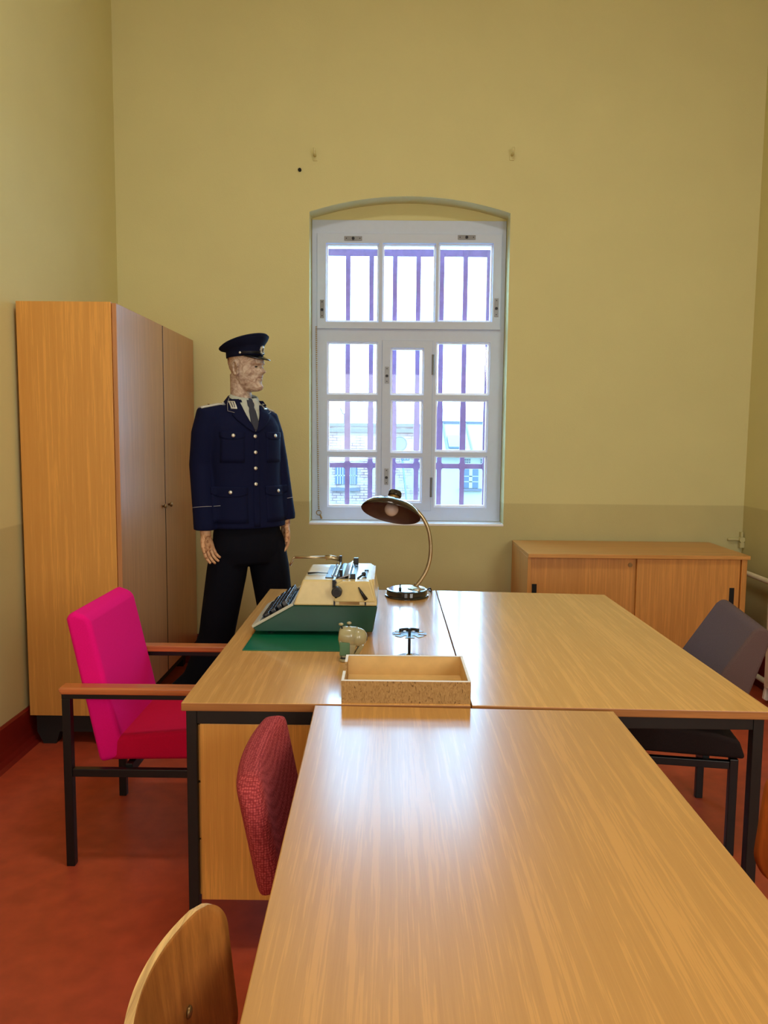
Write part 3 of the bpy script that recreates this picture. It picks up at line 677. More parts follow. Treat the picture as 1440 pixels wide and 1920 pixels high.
# shade: opening looks down, left and toward the viewer
cx = Vector((.010, ly-.01, 1.140))
ax = Vector((.20, .40, .90)).normalized()        # axis from opening to crown
q = Vector((0, 0, 1)).rotation_difference(ax).to_matrix().to_4x4(); SM = Matrix.Translation(cx) @ q
prof = [(.139, 0), (.141, .003), (.136, .014), (.124, .031), (.104, .046), (.078, .057), (.048, .064), (.022, .067)]
inner = [(.019, .063), (.046, .060), (.076, .053), (.101, .042), (.121, .027), (.133, .011), (.137, .001)]
obj('shade', MB().lathe(prof+[(.001, .067)], SM, 56) if False else MB().rings([[SM @ Vector((r*math.cos(2*PI*k/56), r*math.sin(2*PI*k/56), z)) for k in range(56)] for r, z in prof+inner], close=True), M['lamp_shade'], lp, smooth=True)
obj('shade_lining', MB().rings([[SM @ Vector((r*math.cos(2*PI*k/56), r*math.sin(2*PI*k/56), z-.0012)) for k in range(56)] for r, z in inner[::-1]+[(.001, .064)]], cap=False), M['lamp_in'], lp, smooth=True)
obj('socket', MB().lathe([(.026, .060), (.026, .086), (.022, .090)], SM, 24), M['brass'], lp)
obj('socket_cap', MB().lathe([(.031, .088), (.032, .092), (.032, .106), (.028, .112), (.001, .113)], SM, 24), M['lamp_base'], lp)
bm_ = MB(); bm_.ball((0, 0, 0), .033, 24); bm_.bm.transform(SM @ Matrix.Translation((.0, 0, .022)))
bl = obj('bulb', bm_, M['bulb'], lp, smooth=True)
obj('bulb_neck', MB().lathe([(.018, .045), (.014, .062)], SM, 18), M['bulb'], lp, smooth=True)
obj('cable', MB().tube(spline([(lx+.095, ly+.02, tz+.028), (lx+.112, ly+.03, tz+.032), (lx+.118, ly+.05, tz+.012), (lx+.12, ly+.10, tz+.004), (lx+.11, ly+.135, tz+.004)]), .0035, 8), M['tw_black'], lp, smooth=True)

# ------------------------------------------------------------------ tray
tr = thing('paper_tray', 'shallow open box with bark-patterned sides and pale edges at the front of the left desk', 'box', (.055, 2.275, .7502))
tx0, tx1, ty0, ty1, tz0, tz1 = -.1275, .2365, 2.145, 2.405, .7503, .8145
def trayside(poly, a, b, axis): return MB().prism(poly, a, b, axis)
obj('front_wall', MB().box(tx0, tx1, ty0, ty0+.006, tz0, tz1-.001), M['tray'], tr)
obj('back_wall', MB().box(tx0, tx1, ty1-.006, ty1, tz0, tz1-.001), M['tray'], tr)
obj('right_wall', MB().box(tx1-.006, tx1, ty0+.006, ty1-.006, tz0, tz1-.001), M['tray'], tr)
nt_ = [(ty0+.006, tz0), (ty1-.006, tz0), (ty1-.006, tz1-.001), (ty1-.075, tz1-.001), (ty1-.085, tz1-.036), (ty0+.10, tz1-.036), (ty0+.09, tz1-.001), (ty0+.006, tz1-.001)]
obj('left_wall', MB().prism(nt_, tx0, tx0+.006, axis=0), M['tray'], tr)
obj('lining', MB().box(tx0+.007, tx1-.007, ty0+.007, ty1-.007, tz0+.001, tz0+.004).box(tx0+.006, tx1-.006, ty0+.006, ty0+.0072, tz0, tz1-.002).box(tx0+.006, tx1-.006, ty1-.0072, ty1-.006, tz0, tz1-.002).box(tx1-.0072, tx1-.006, ty0+.007, ty1-.007, tz0, tz1-.002), M['tray_in'], tr)
obj('rim', MB().box(tx0-.0005, tx1+.0005, ty0-.0005, ty0+.0075, tz1-.001, tz1+.0005).box(tx0-.0005, tx1+.0005, ty1-.0075, ty1+.0005, tz1-.001, tz1+.0005).box(tx1-.0075, tx1+.0005, ty0+.007, ty1-.007, tz1-.001, tz1+.0005).box(tx0-.0005, tx0+.0075, ty0+.007, ty0+.09, tz1-.001, tz1+.0005).box(tx0-.0005, tx0+.0075, ty1-.075, ty1-.007, tz1-.001, tz1+.0005), M['tray_edge'], tr)

# ------------------------------------------------------------------ stamp rack
sx, sy = .075, 2.60
st = thing('stamp_rack', 'empty round metal stamp rack on a slim post behind the tray', 'rack', (sx, sy, .7502))
obj('base', MB().lathe([(.001, 0), (.045, 0), (.046, .003), (.040, .006), (.012, .010), (.006, .016), (.001, .016)], Matrix.Translation((sx, sy, .7502)), 32), M['chrome'], st, smooth=True)
obj('post', MB().cyl((sx, sy, .762), (sx, sy, .852), .0048, 14), M['dark_metal'], st)
m = MB(); m.lathe([(.001, 0), (.031, 0), (.031, .003), (.001, .003)], Matrix.Translation((sx, sy, .832)), 32)
for k in range(8):
    a0 = 2*PI*k/8
    inn = [(sx+.030*math.cos(a0+d), sy+.030*math.sin(a0+d)) for d in (-.22, 0, .22)]; out = [(sx+.058*math.cos(a0+d), sy+.058*math.sin(a0+d)) for d in (.27, .14, 0, -.14, -.27)]
    m.prism(inn+out, .832, .835, axis=2)
obj('slotted_disc', m, M['chrome'], st)
m = MB()
for k in range(8):
    a0 = 2*PI*(k+.5)/8
    if k in (1, 2): m.tube([(sx+.048*math.cos(a0+d), sy+.048*math.sin(a0+d), .838) for d in (-.34, -.15, .1, .34)], .005, 8)
obj('clip', m, M['tw_black'], st, smooth=True)
# ------------------------------------------------------------------ pencil sharpener
ps = thing('pencil_sharpener', 'small olive-grey desk pencil sharpener with a green shavings drawer left of the stamp rack', 'sharpener', (-.115, 2.565, .7502))
py = 2.572; B = .7502
obj('foot', MB().prism([(-.158, py-.028), (-.150, py-.036), (-.125, py-.036), (-.118, py-.02), (-.075, py-.02), (-.066, py), (-.075, py+.02), (-.118, py+.025), (-.15, py+.03), (-.158, py+.02)], B, B+.010, axis=2), M['sharp'], ps, bevel=.003)
obj('foot_pad', MB().prism([(-.155, py-.026), (-.148, py-.033), (-.127, py-.033), (-.120, py-.016), (-.08, py-.016), (-.072, py), (-.08, py+.016), (-.148, py+.026)], B+.010, B+.013, axis=2), M['tw_black'], ps)
m = MB(); m.prism([(-.150, .762), (-.113, .762), (-.104, .800), (-.098, .826), (-.160, .826), (-.160, .812)], py-.024, py+.024); m.prism([(-.118, .762), (-.100, .762), (-.076, .803), (-.086, .812)], py-.018, py+.018)
obj('stand', m, M['sharp'], ps, bevel=.003)
obj('drawer', MB().box(-.1575, -.124, py-.030, py-.0242, .771, .816), M['sharp_green'], ps, bevel=.002)
hm = Matrix.Translation((-.163, py, .836)) @ Matrix.Rotation(math.radians(97), 4, 'Y')
obj('housing', MB().lathe([(.001, 0), (.020, .001), (.027, .006), (.031, .018), (.033, .035), (.0335, .055), (.031, .0555), (.0335, .057), (.031, .072), (.026, .084), (.016, .093), (.006, .096), (.001, .096)], hm, 36), M['sharp'], ps, smooth=True)
obj('pencil_hole', MB().lathe([(.001, .0945), (.008, .0945), (.008, .0975), (.001, .0975)], hm, 18), M['tw_black'], ps)
for x, y, dx in ((-.150, py-.012, -.004), (-.131, py+.006, .003)):
    l = obj('lever', MB().cyl((x, y, .858), (x+dx, y, .872), .0028, 10), M['dark_metal'], ps)
    obj('lever_cap', MB().ball((x+dx, y, .874), .0075, 12, rx=1.1, ry=.8, rz=.7), M['sharp'], l, smooth=True)

# ------------------------------------------------------------------ mannequin in uniform
OX, OY, TH0 = -.73, 3.97, math.radians(36)
mq = thing('mannequin', 'mannequin in a navy police uniform and peaked cap, standing between the wardrobe and the window', 'mannequin', (OX, OY, 0), TH0)
ct, sn = math.cos(TH0), math.sin(TH0)
def wl(x, y, z): dx, dy = x-.03-OX, y-OY; return Vector((dx*ct+dy*sn, -dx*sn+dy*ct, z))
def ell(c, a, b, n=28, e=2.0, tilt=0):
    out = []
    for k in range(n):
        t = 2*PI*k/n; cc, ss = math.cos(t), math.sin(t)
        out.append(Vector((c[0]+a*math.copysign(abs(cc)**(2/e), cc), c[1]+b*math.copysign(abs(ss)**(2/e), ss), c[2]+tilt*ss)))
    return out
shR, shL = wl(-.862, 3.868, 1.585), wl(-.600, 4.048, 1.572)
elR, elL = wl(-.896, 3.872, 1.35), wl(-.556, 4.08, 1.36)
wrR, wrL = wl(-.872, 3.828, 1.05), wl(-.512, 4.068, 1.085)
hpR, hpL = wl(-.765, 3.94, .95), wl(-.605, 4.03, .95)
knR, knL = wl(-.845, 3.93, .47), wl(-.545, 4.045, .50)
anR, anL = wl(-.965, 3.885, .09), wl(-.520, 4.06, .09)
chest = wl(-.716, 3.97, 0); hem = wl(-.690, 3.975, 0)
def lerp(a, b, t): return a+(b-a)*t
# --- jacket
J = MB()
rows = [(1.035, .205, .150), (1.10, .203, .146), (1.20, .196, .138), (1.30, .192, .134), (1.40, .196, .136), (1.48, .202, .136), (1.54, .200, .128), (1.58, .186, .112), (1.610, .150, .096), (1.635, .108, .084), (1.655, .082, .074), (1.672, .070, .068)]
jr = []
for z, a, b in rows:
    c = lerp(hem, chest, (z-1.035)/.6); jr.append(ell((c.x, c.y, z), a*.97, b, 36, 2.25))
J.rings(jr)
for s, e, w in ((shR, elR, wrR), (shL, elL, wrL)):
    sh0 = Vector((s.x*.55+chest.x*.45, s.y*.55+chest.y*.45, 1.60))
    J.tube([sh0, s+Vector((0, 0, -.004)), lerp(s, e, .35), lerp(s, e, .7), e, lerp(e, w, .4), lerp(e, w, .8), w, w+Vector((0, 0, -.02))], [.052, .066, .069, .064, .060, .058, .056, .056, .055], 20)
jk = remesh('jacket', J, .0065, 3, M['navy'], mq)
tmpb = bmesh.new(); tmpb.from_mesh(jk.data); bvh = BVHTree.FromBMesh(tmpb)
def front(x, z, off):
    h, nrm, i, d = bvh.ray_cast(Vector((x, -1, z)), Vector((0, 1, 0)))
    if h is None: return Vector((x, -.05, z)), Vector((0, -1, 0))
    return h+nrm*off, nrm
def fpanel(rows_, off, th=.003, ni=6):
    F, G = [], []
    for z, xl, xr in rows_:
        f, g = [], []
        for i in range(ni+1):
            p, nrm = front(xl+(xr-xl)*i/ni, z, off); f.append(p); g.append(p-nrm*th-nrm*.004)
        F.append(f); G.append(g)
    return MB().grid(F, G)
cxj = chest.x+.012
def dense(rows_, n=4):
    out = []
    for a, b in zip(rows_, rows_[1:]):
        for k in range(n): t = k/n; out.append(tuple(a[i]+(b[i]-a[i])*t for i in range(3)))
    return out+[rows_[-1]]
# shirt front, tie, lapels
shf = obj('shirt', fpanel(dense([(1.655, cxj-.062, cxj+.062), (1.62, cxj-.048, cxj+.048), (1.56, cxj-.022, cxj+.022), (1.515, cxj-.003, cxj+.003)]), .003), M['shirt'], mq, local=True, smooth=True)
obj('tie', fpanel(dense([(1.672, cxj-.017, cxj+.017), (1.64, cxj-.017, cxj+.017), (1.628, cxj-.012, cxj+.012), (1.61, cxj-.017, cxj+.017), (1.555, cxj-.020, cxj+.020), (1.518, cxj-.004, cxj+.004)]), .010, .005), M['tie'], mq, local=True, smooth=True)
for s in (-1, 1):
    R_ = [(1.668, .052, .080), (1.645, .050, .100), (1.612, .043, .118), (1.605, .041, .092), (1.592, .038, .104), (1.57, .029, .090), (1.53, .010, .045), (1.510, .000, .010)]
    obj('lapel', fpanel(dense([(z, cxj+s*a, cxj+s*b) for z, a, b in R_], 3), .008, .003), M['navy'], jk, local=True, smooth=True)
    cp = obj('collar_patch', fpanel(dense([(1.655, cxj+s*.070, cxj+s*.090), (1.618, cxj+s*.074, cxj+s*.100)], 5), .0125, .002), M['silver'], jk, local=True)
    g = MB()
    for q_ in (.079, .087):
        a, n1 = front(cxj+s*(q_-.002), 1.650, .0135); b, n2 = front(cxj+s*(q_+.003), 1.623, .0135); g.tube([a, lerp(a, b, .5)+n1*.0005, b], .0016, 6)
    obj('patch_stripe', g, M['cap_band'], jk, local=True)
    # piping along the collar edge
    pp = [front(cxj+s*x, z, .0115)[0] for x, z in ((.080, 1.668), (.100, 1.640), (.117, 1.606), (.092, 1.5985))]
    obj('collar_piping', MB().tube(pp, .0012, 6), M['pipe_white'], jk, local=True)
# front edge overlap of the jacket
obj('front_flap', fpanel(dense([(1.51, cxj-.006, cxj+.016), (1.25, cxj-.016, cxj+.014), (1.045, cxj-.022, cxj+.010)], 8), .004, .002), M['navy'], jk, local=True, smooth=True)
def button(x, z, r=.0095, off=.006):
    p, nrm = front(x, z, off); mt = Matrix.Translation(p) @ Vector((0, 0, 1)).rotation_difference(nrm).to_matrix().to_4x4()
    obj('button', MB().lathe([(r*.7, -.004), (r, 0), (r*.9, .003), (r*.5, .005), (.0005, .0056)], mt, 16), M['button'], jk, local=True, smooth=True)
for z in (1.490, 1.412, 1.334, 1.256): button(cxj-.006, z)
for s in (-1, 1):
    for zz, w, hgt, fl, x in ((1.512, .052, .15, .035, .112), (1.245, .075, .18, .05, .125)):
        pk = obj('pocket', fpanel(dense([(zz-fl*.6, cxj+s*(x-w), cxj+s*(x+w)), (zz-hgt, cxj+s*(x-w), cxj+s*(x+w))], 6), .003, .002, 8), M['navy'], jk, local=True, smooth=True)
        fp = obj('pocket_flap', fpanel(dense([(zz, cxj+s*(x-w-.003), cxj+s*(x+w+.003)), (zz-fl*.75, cxj+s*(x-w-.003), cxj+s*(x+w+.003)), (zz-fl, cxj+s*(x-w*.5), cxj+s*(x+w*.5))], 4), .006, .0025, 8), M['navy'], pk, local=True, smooth=True) if False else obj('pocket_flap', fpanel(dense([(zz, cxj+s*(x-w-.003), cxj+s*(x+w+.003)), (zz-fl*.75, cxj+s*(x-w-.003), cxj+s*(x+w+.003)), (zz-fl, cxj+s*(x-w*.5), cxj+s*(x+w*.5))], 4), .006, .0025, 8), M['navy'], jk, local=True, smooth=True)
        button(cxj+s*x, zz-fl*.55, .0095, .009)
# cuffs piping, epaulettes
for w, e in ((wrR, elR), (wrL, elL)):
    c = lerp(w, e, .30); d = (e-w).normalized(); q_ = Vector((0, 0, 1)).rotation_difference(d).to_matrix().to_4x4(); mt = Matrix.Translation(c) @ q_
    pts = []
    for k in range(29):
        t = 2*PI*k/28; dr = (mt.to_3x3() @ Vector((math.cos(t), math.sin(t), 0))).normalized()
        h, nrm, i_, dd = bvh.ray_cast(c+dr*.2, -dr, .2)
        pts.append((h if h is not None else c+dr*.058)+dr*.0004)
    obj('cuff_piping', MB().tube(pts, .0013, 6), M['pipe_white'], jk, local=True)
for s, sh in ((-1, shR), (1, shL)):
    F, G = [], []
    a = lerp(Vector((chest.x, chest.y, 0)), Vector((sh.x, sh.y, 0)), .52); b = lerp(Vector((chest.x, chest.y, 0)), Vector((sh.x, sh.y, 0)), 1.22)
    for k in range(9):
        c = lerp(a, b, k/8); f, g = [], []
        for dy in (-.022, -.008, .008, .022):
            h, nrm, i_, dd = bvh.ray_cast(Vector((c.x, c.y+dy, 2)), Vector((0, 0, -1)))
            if h is None: h, nrm = Vector((c.x, c.y+dy, 1.6)), Vector((0, 0, 1))
            f.append(h+nrm*.007); g.append(h-nrm*.002)
        F.append(f); G.append(g)
    ep = obj('epaulette', MB().grid(F, G), M['silver'], jk, local=True, smooth=True)
    obj('epaulette_star', MB().ball(lerp(F[5][1], F[5][2], .5)+Vector((0, 0, .002)), .006, 8, rz=.5), M['brass'], jk, local=True)
    obj('epaulette_button', MB().ball(lerp(F[0][1], F[0][2], .5)+Vector((0, 0, .003)), .008, 10, rz=.6), M['button'], jk, local=True)
# --- trousers
T = MB()
T.rings([ell((hem.x, hem.y, 1.08), .165, .115, 28), ell((hem.x, hem.y, 1.0), .180, .130, 28), ell((hem.x+.003, hem.y, .92), .185, .132, 28), ell((hem.x+.006, hem.y, .85), .170, .115, 28)])
for hp, kn, an, hemr in ((hpR, knR, anR, .105), (hpL, knL, anL, .10)):
    T.tube([hp+Vector((0, 0, .06)), hp, lerp(hp, kn, .3), lerp(hp, kn, .65), kn, lerp(kn, an, .3), lerp(kn, an, .65), an+Vector((0, 0, -.03))], [.075, .098, .102, .096, .090, .092, .100, hemr], 24)
ext = wl(-1.11, 3.855, .075)
T.tube([lerp(knR, anR, .55), lerp(anR, ext, .5)+Vector((0, 0, .06)), ext], [.085, .085, .052], 18)
trs = remesh('trousers', T, .008, 10, M['navy_dk'], mq)
for an, d in ((anR, wl(-1.09, 3.80, 0)-wl(-.955, 3.885, 0)), (anL, Vector((.03, -.16, 0)))):
    d = Vector((d.x, d.y, 0)).normalized(); q_ = Matrix.Rotation(math.atan2(d.y, d.x), 4, 'Z'); mt = Matrix.Translation((an.x, an.y, 0)) @ q_
    rr = []
    for x, a, h in ((-.085, .026, .06), (-.07, .036, .085), (-.02, .038, .105), (.03, .04, .09), (.09, .048, .062), (.14, .046, .05), (.18, .03, .038), (.192, .012, .02)):
        rr.append([mt @ Vector((x, a*math.cos(2*PI*k/18), .002+max(0, (h*.5+h*.5*math.sin(2*PI*k/18))))) for k in range(18)])
    obj('shoe', MB().rings(rr), M['patent'], mq, local=True, smooth=True)
# --- body: head, neck, trunk, limbs and hands in one continuous skin
HC = wl(-.690, 3.962, 1.717); HA = math.radians(67)-TH0          # chin level on the head axis; turn of the head
HM = Matrix.Translation(HC) @ Matrix.Rotation(HA, 4, 'Z') @ Matrix.Diagonal((.915, .935, .975, 1))        # head frame: faces -y
def interp(tab, z):
    for (a, *u), (b, *v) in zip(tab, tab[1:]):
        if z <= b: t = max(0, (z-a)/(b-a)); t = t*t*(3-2*t); return [p+(q_-p)*t for p, q_ in zip(u, v)]
    return list(tab[-1][1:])
prof_h = [(-.004, .026, .066, -.035), (.004, .036, .084, -.03), (.015, .043, .089, -.015), (.04, .054, .081, .02), (.06, .060, .082, .055), (.09, .068, .087, .078), (.12, .071, .083, .094), (.14, .0745, .090, .101), (.165, .076, .088, .102), (.19, .072, .078, .095), (.215, .058, .056, .074), (.230, .036, .032, .045), (.236, .010, .008, .012)]
B_ = MB(); hr = []
def g2(x, z, x0, z0, sx, sz): return math.exp(-((x-x0)/sx)**2-((z-z0)/sz)**2)
nz_ = 64
for j in range(nz_+1):
    z = -.004+.240*j/nz_; w, f, b = interp(prof_h, z); f += .014*min(1, max(0, (.2-z)/.04)); r = []
    for k in range(72):
        t = 2*PI*k/72; s_, c_ = math.sin(t), math.cos(t)
        x = w*math.copysign(abs(s_)**.92, s_); y = -f*c_ if c_ > 0 else -b*c_
        if b < 0 and c_ <= 0: y = -b*c_
        if c_ > 0:
            X = abs(x); d = 0
            ridge = max(0, min(1, (.128-z)/.036)) if z > .092 else max(0, 1-(.092-z)/.012)
            d += .027*ridge*math.exp(-(X/(.0085+.006*max(0, (.128-z)/.04)))**2)*(1 if z < .13 else 0)
            d += .007*g2(X, z, .013, .092, .007, .008)                      # nostrils
            d -= .015*g2(X, z, .031, .119, .015, .0095)                    # eye sockets
            d += .0065*g2(X, z, .031, .1175, .010, .0052)                  # eyeballs
            d += .007*g2(X, z, .030, .134, .026, .006)                     # brows
            d += .006*g2(X, z, 0, .0695, .021, .0048)+.0065*g2(X, z, 0, .0555, .018, .0055)-.006*g2(X, z, 0, .0628, .024, .0022)   # lips
            d -= .006*g2(X, z, 0, .043, .022, .007); d += .004*g2(X, z, 0, .018, .016, .012)
            d += .003*g2(X, z, .046, .100, .016, .014)-.003*g2(X, z, .046, .062, .016, .018)
            y -= d
        r.append(HM @ Vector((x, y, z)))
    hr.append(r)
B_.rings(hr)
for s in (-1, 1):
    em = HM @ Matrix.Translation((s*.077, .008, .110)) @ Matrix.Rotation(s*.42, 4, 'Z') @ Matrix.Rotation(-.18, 4, 'X')
    pts = [em @ Vector((s*.004, .021*math.cos(a)+.004, .034*math.sin(a)+.004*math.cos(a))) for a in [math.radians(q_) for q_ in range(-110, 171, 14)]]
    B_.tube(pts, [.0050]*len(pts), 8)
    eb = MB(); B_.ball((0, 0, 0), 1, 14, mat=em @ Matrix.Translation((-s*.003, .004, 0)) @ Matrix.Diagonal((.0055, .018, .029, 1)))
    B_.ball((0, 0, 0), 1, 10, mat=em @ Matrix.Translation((s*.002, -.008, -.026)) @ Matrix.Diagonal((.005, .008, .010, 1)))
nb = wl(-.705, 3.975, 1.56); B_.tube([nb, lerp(nb, HM @ Vector((0, .036, .0)), .6), HM @ Vector((0, .034, .02)), HM @ Vector((0, .036, .085))], [.070, .055, .051, .050], 22)
B_.rings([ell((hem.x, hem.y, .9), .15, .095), ell((hem.x, hem.y, 1.1), .145, .095), ell((chest.x, chest.y, 1.35), .155, .1), ell((chest.x, chest.y, 1.5), .165, .1), ell((chest.x, chest.y, 1.575), .13, .075)])
for s, e, w in ((shR, elR, wrR), (shL, elL, wrL)):
    B_.tube([lerp(Vector((chest.x, chest.y, 1.55)), s, .6), s, e, w+Vector((0, 0, .02))], [.045, .045, .038, .027], 14)
for hp, kn, an in ((hpR, knR, anR), (hpL, knL, anL)):
    B_.tube([hp, kn, an], [.075, .05, .038], 14)
def hand(w, side, frame):
    # frame: columns = palm normal (toward thigh), forward (thumb side), down (fingers)
    def P(n, f, d): return w+frame[0]*n+frame[1]*f+frame[2]*d
    B_.tube([P(0, 0, -.03), P(.0, .002, .02), P(0, .004, .05)], [.027, .027, .026], 14)
    B_.rings([[P(.0+.013*math.sin(a), .004+h_*math.cos(a), dd) for a in [2*PI*k/18 for k in range(18)]] for dd, h_ in ((.03, .026), (.055, .035), (.08, .041), (.105, .041), (.118, .036))])
    for i, (f0, ln, cu) in enumerate(((.034, .074, .42), (.012, .082, .50), (-.011, .076, .58), (-.032, .060, .64))):
        a, p = 0.12, [P(0, f0*.85, .09), P(0, f0, .114)]; pos = (0.0, .114)
        for seg, bend in ((.46, cu*.55), (.32, cu), (.24, cu*.7)):
            a += bend*.75; pos = (pos[0]+math.sin(a)*ln*seg, pos[1]+math.cos(a)*ln*seg); p.append(P(pos[0], f0*1.05, pos[1]))
        B_.tube(p, [.0092, .0088, .0082, .0076, .0060], 10)
    B_.tube([P(.004, .020, .045), P(.014, .044, .072), P(.024, .056, .100), P(.030, .058, .126)], [.015, .0125, .0105, .0078], 10)
nrmR = wl(OX+.75, OY-.45, 0).normalized(); fwR = Vector((0, 0, -1)).cross(nrmR); 
fwR = fwR if fwR.y < 0 else -fwR
dnR = Vector((.10, -.12, -1)).normalized()
hand(wrR+Vector((0, 0, -.002)), -1, (nrmR, fwR, dnR))
nrmL = wl(OX-.55, OY-.5, 0).normalized(); fwL = Vector((0, 0, -1)).cross(nrmL); fwL = fwL if fwL.y < 0 else -fwL
hand(wrL+Vector((0, 0, -.01)), 1, (nrmL, fwL, Vector((-.02, -.08, -1)).normalized()))
body = remesh('body', B_, .0027, 1, M['skin'], mq, factor=.3)
m = MB()
for s in (-1, 1): m.ball((0, 0, 0), .0048, 12, mat=HM @ Matrix.Translation((s*.032, -.0855, .1175)) @ Matrix.Rotation(s*.25, 4, 'Z') @ Matrix.Diagonal((2.1, .8, .75, 1)))
obj('eye', m, M['patent'], body, local=True, smooth=True)
# shirt collar leaves round the neck
F, G = [], []
for j in range(5):
    v = j/4; f, g = [], []
    for i in range(41):
        a = math.radians(-171+342*i/40); fr = (1+math.cos(a+PI))/2    # a=0 at the nape, front at +-158
        frn = (1-math.cos(a))/2
        r = .0635+.026*v+.004*frn; c = lerp(nb, HC, .42)
        z = 1.712-.034*frn-(.046+.022*max(0, frn-.6)/.4)*v
        cxx, cyy = chest.x+.010+.006*frn, chest.y-.006
        d = Vector((math.sin(a), math.cos(a), 0)); f.append(Vector((cxx, cyy, z))+d*r); g.append(Vector((cxx, cyy, z-.0008))+d*(r-.003))
    F.append(f); G.append(g)
obj('shirt_collar', MB().grid(F, G), M['shirt'], shf, local=True, smooth=True)
F, G = [], []
for j in range(4):
    v = j/3; f, g = [], []
    for i in range(33):
        a = math.radians(-118+236*i/32); frn = (1-math.cos(a))/2
        r = .074+.034*v; z = 1.700-.040*frn-.044*v
        d = Vector((math.sin(a), math.cos(a), 0)); f.append(Vector((chest.x+.008, chest.y-.004, z))+d*r); g.append(Vector((chest.x+.008, chest.y-.004, z-.001))+d*(r-.005))
    F.append(f); G.append(g)
obj('jacket_collar', MB().grid(F, G), M['navy'], jk, local=True, smooth=True)
# --- peaked cap
def cring(z, fy, by, w, tilt, n=56):
    out = []
    for k in range(n):
        t = 2*PI*k/n; s_, c_ = math.sin(t), math.cos(t)
        y = -fy*c_ if c_ > 0 else -by*c_
        out.append(HM @ Vector((w*s_, y, z-tilt*y)))
    return out
cb = 0.168
crown = [cring(cb, .096, .110, .083, .04), cring(cb+.012, .097, .111, .084, .05), cring(cb+.040, .098, .112, .085, .12), cring(cb+.048, .104, .122, .095, .16), cring(cb+.066, .121, .142, .119, .24), cring(cb+.076, .124, .146, .123, .27), cring(cb+.084, .118, .138, .117, .28), cring(cb+.088, .09, .105, .09, .29), cring(cb+.090, .03, .04, .03, .30)]
cap = obj('cap', MB().rings(crown), M['cap_band'], mq, local=True, smooth=True)
F, G = [], []
for j in range(6):
    v = j/5; f, g = [], []
    for i in range(25):
        t = math.radians(-72+144*i/24); k_ = max(0, math.cos(t)-.25)/.75
        y = -(.097+.050*v*k_)*math.cos(t); x = (.085+.004*v)*math.sin(t); z = cb+.004-.024*v*k_+.04*.09
        f.append(HM @ Vector((x, y, z))); g.append(HM @ Vector((x, y, z-.004)))
    F.append(f); G.append(g)
obj('visor', MB().grid(F, G), M['patent'], cap, local=True, smooth=True)
pts = []
for i in range(25):
    t = math.radians(-78+156*i/24); pts.append(HM @ Vector((.0875*math.sin(t), -.1005*math.cos(t), cb+.013+.05*.1*math.cos(t))))
pts2 = [p+Vector((0, 0, .006)) for p in pts]
obj('chin_strap', MB().tube(pts, .0028, 8).tube(pts2, .0028, 8), M['dark_metal'], cap, local=True, smooth=True)
obj('cap_button', MB().ball(pts[0]+Vector((0, 0, .003)), .0068, 12).ball(pts[-1]+Vector((0, 0, .003)), .0068, 12), M['button'], cap, local=True, smooth=True)
pp = [Vector(p)+Vector((0, 0, .0)) for p in crown[5]]
obj('crown_piping', MB().tube(pp+[pp[0]], .0018, 6), M['cap_band'], cap, local=True)
bmx = HM @ Matrix.Translation((0, -.1035, cb+.034)) @ Matrix.Rotation(PI/2+.12, 4, 'X')
m = MB(); rr = []
for z, k_ in ((-.004, 1), (.003, 1), (.005, .8)):
    rr.append([bmx @ Vector(((.0165+.0016*math.cos(8*a))*k_*math.cos(a), (.0205+.0016*math.cos(8*a))*k_*math.sin(a), z)) for a in [2*PI*q_/48 for q_ in range(48)]])
bd = obj('badge', MB().rings(rr), M['button'], cap, local=True)
m = MB(); m.tube([bmx @ Vector((.0085*math.cos(a), .0105*math.sin(a), .0055)) for a in [math.radians(50+26*k) for k in range(11)]], .0011, 6); m.tube([bmx @ Vector((-.002, -.006, .006)), bmx @ Vector((.001, .004, .006))], .0012, 6); m.tube([bmx @ Vector((-.004, .003, .006)), bmx @ Vector((.004, .005, .006))], .0014, 6)
obj('badge_emblem', m, M['cap_band'], cap, local=True)

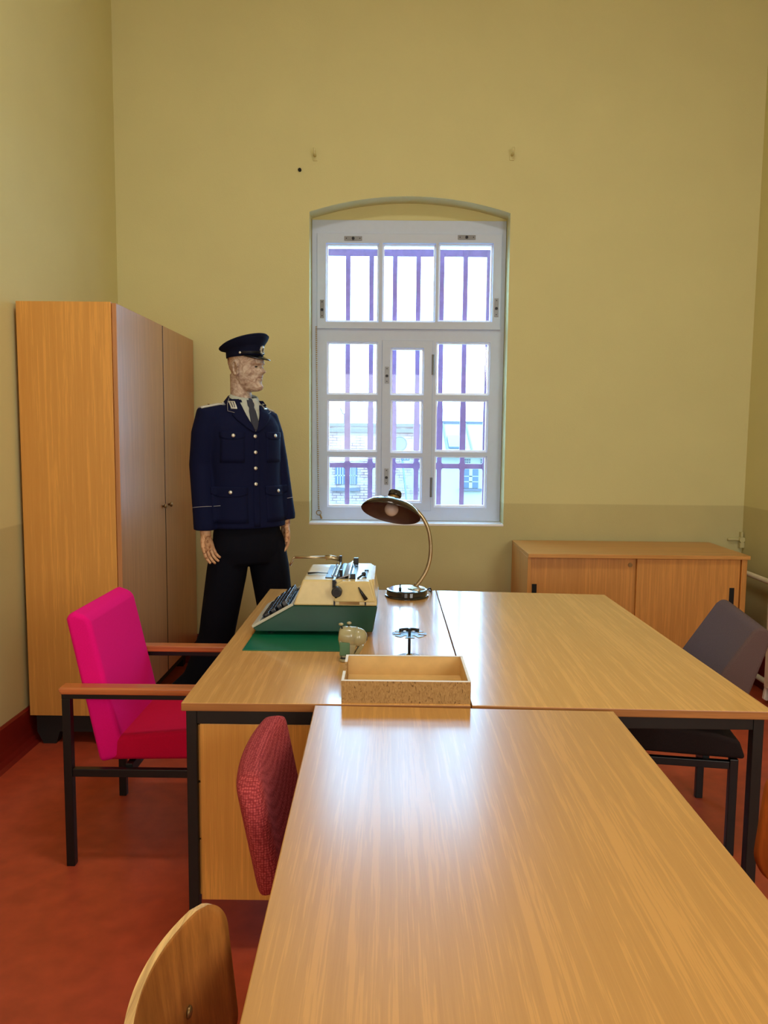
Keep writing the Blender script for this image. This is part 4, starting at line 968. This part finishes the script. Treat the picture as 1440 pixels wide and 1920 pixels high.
# ------------------------------------------------------------------ light
w = bpy.data.worlds.new('world'); sc.world = w; w.use_nodes = True
bg = w.node_tree.nodes['Background']; bg.inputs['Color'].default_value = (.34, .67, 1, 1); bg.inputs['Strength'].default_value = 14.5
def area(name, loc, target, sx, sy, power, col, spread=PI):
    l = bpy.data.lights.new(name, 'AREA'); l.shape = 'RECTANGLE'; l.size = sx; l.size_y = sy; l.energy = power; l.color = col; l.spread = spread
    o = bpy.data.objects.new(name, l); C.objects.link(o); o.location = loc
    o.rotation_euler = (Vector(target)-Vector(loc)).to_track_quat('-Z', 'Y').to_euler(); return o
p = area('window_portal', (.116, 5.46, 1.95), (.116, 4, 1.95), 1.3, 2.1, 1, (1, 1, 1)); p.data.cycles.is_portal = True
area('ceiling_lamp', (.05, 1.9, 4.5), (.05, 1.9, 0), 1.0, .4, 34, (1, .98, .9))
area('room_window_light', (2.12, -1.1, 2.0), (-.6, 3.0, .9), 1.5, 1.7, 74, (1, .98, .92))
area('rear_fill', (-.5, -2.5, 1.7), (-.4, 3, .8), 2.2, 1.6, 42, (1, .99, .94))  # added fill from behind the camera, not a known window
s = bpy.data.lights.new('sun', 'SUN'); s.energy = 1.0; s.angle = .5; so = bpy.data.objects.new('sun', s); C.objects.link(so); so.rotation_euler = (math.radians(48), 0, math.radians(-12))

# ------------------------------------------------------------------ camera
cam = bpy.data.cameras.new('camera'); co_ = bpy.data.objects.new('camera', cam); C.objects.link(co_); sc.camera = co_
f_px, pit, yaw, roll = 1470.2, .0971, -.0057, .0093
cam.sensor_fit = 'VERTICAL'; cam.sensor_height = 24; cam.lens = f_px/1920*24; cam.clip_start = .02; cam.clip_end = 300
f = Vector((math.sin(yaw)*math.cos(pit), math.cos(yaw)*math.cos(pit), -math.sin(pit))); r = Vector((math.cos(yaw), -math.sin(yaw), 0)); u = r.cross(f)
r2 = r*math.cos(roll)+u*math.sin(roll); u2 = -r*math.sin(roll)+u*math.cos(roll)
mt = Matrix((r2, u2, -f)).transposed().to_4x4(); mt.translation = (0, 0, 1.5); co_.matrix_world = mt
sc.view_settings.view_transform = 'Standard'; sc.view_settings.look = 'None'; sc.view_settings.exposure = .22
sc.cycles.use_denoising = True; sc.cycles.max_bounces = 10; sc.cycles.diffuse_bounces = 6; sc.cycles.sample_clamp_indirect = 8
sc.cycles.caustics_reflective = False; sc.cycles.caustics_refractive = False
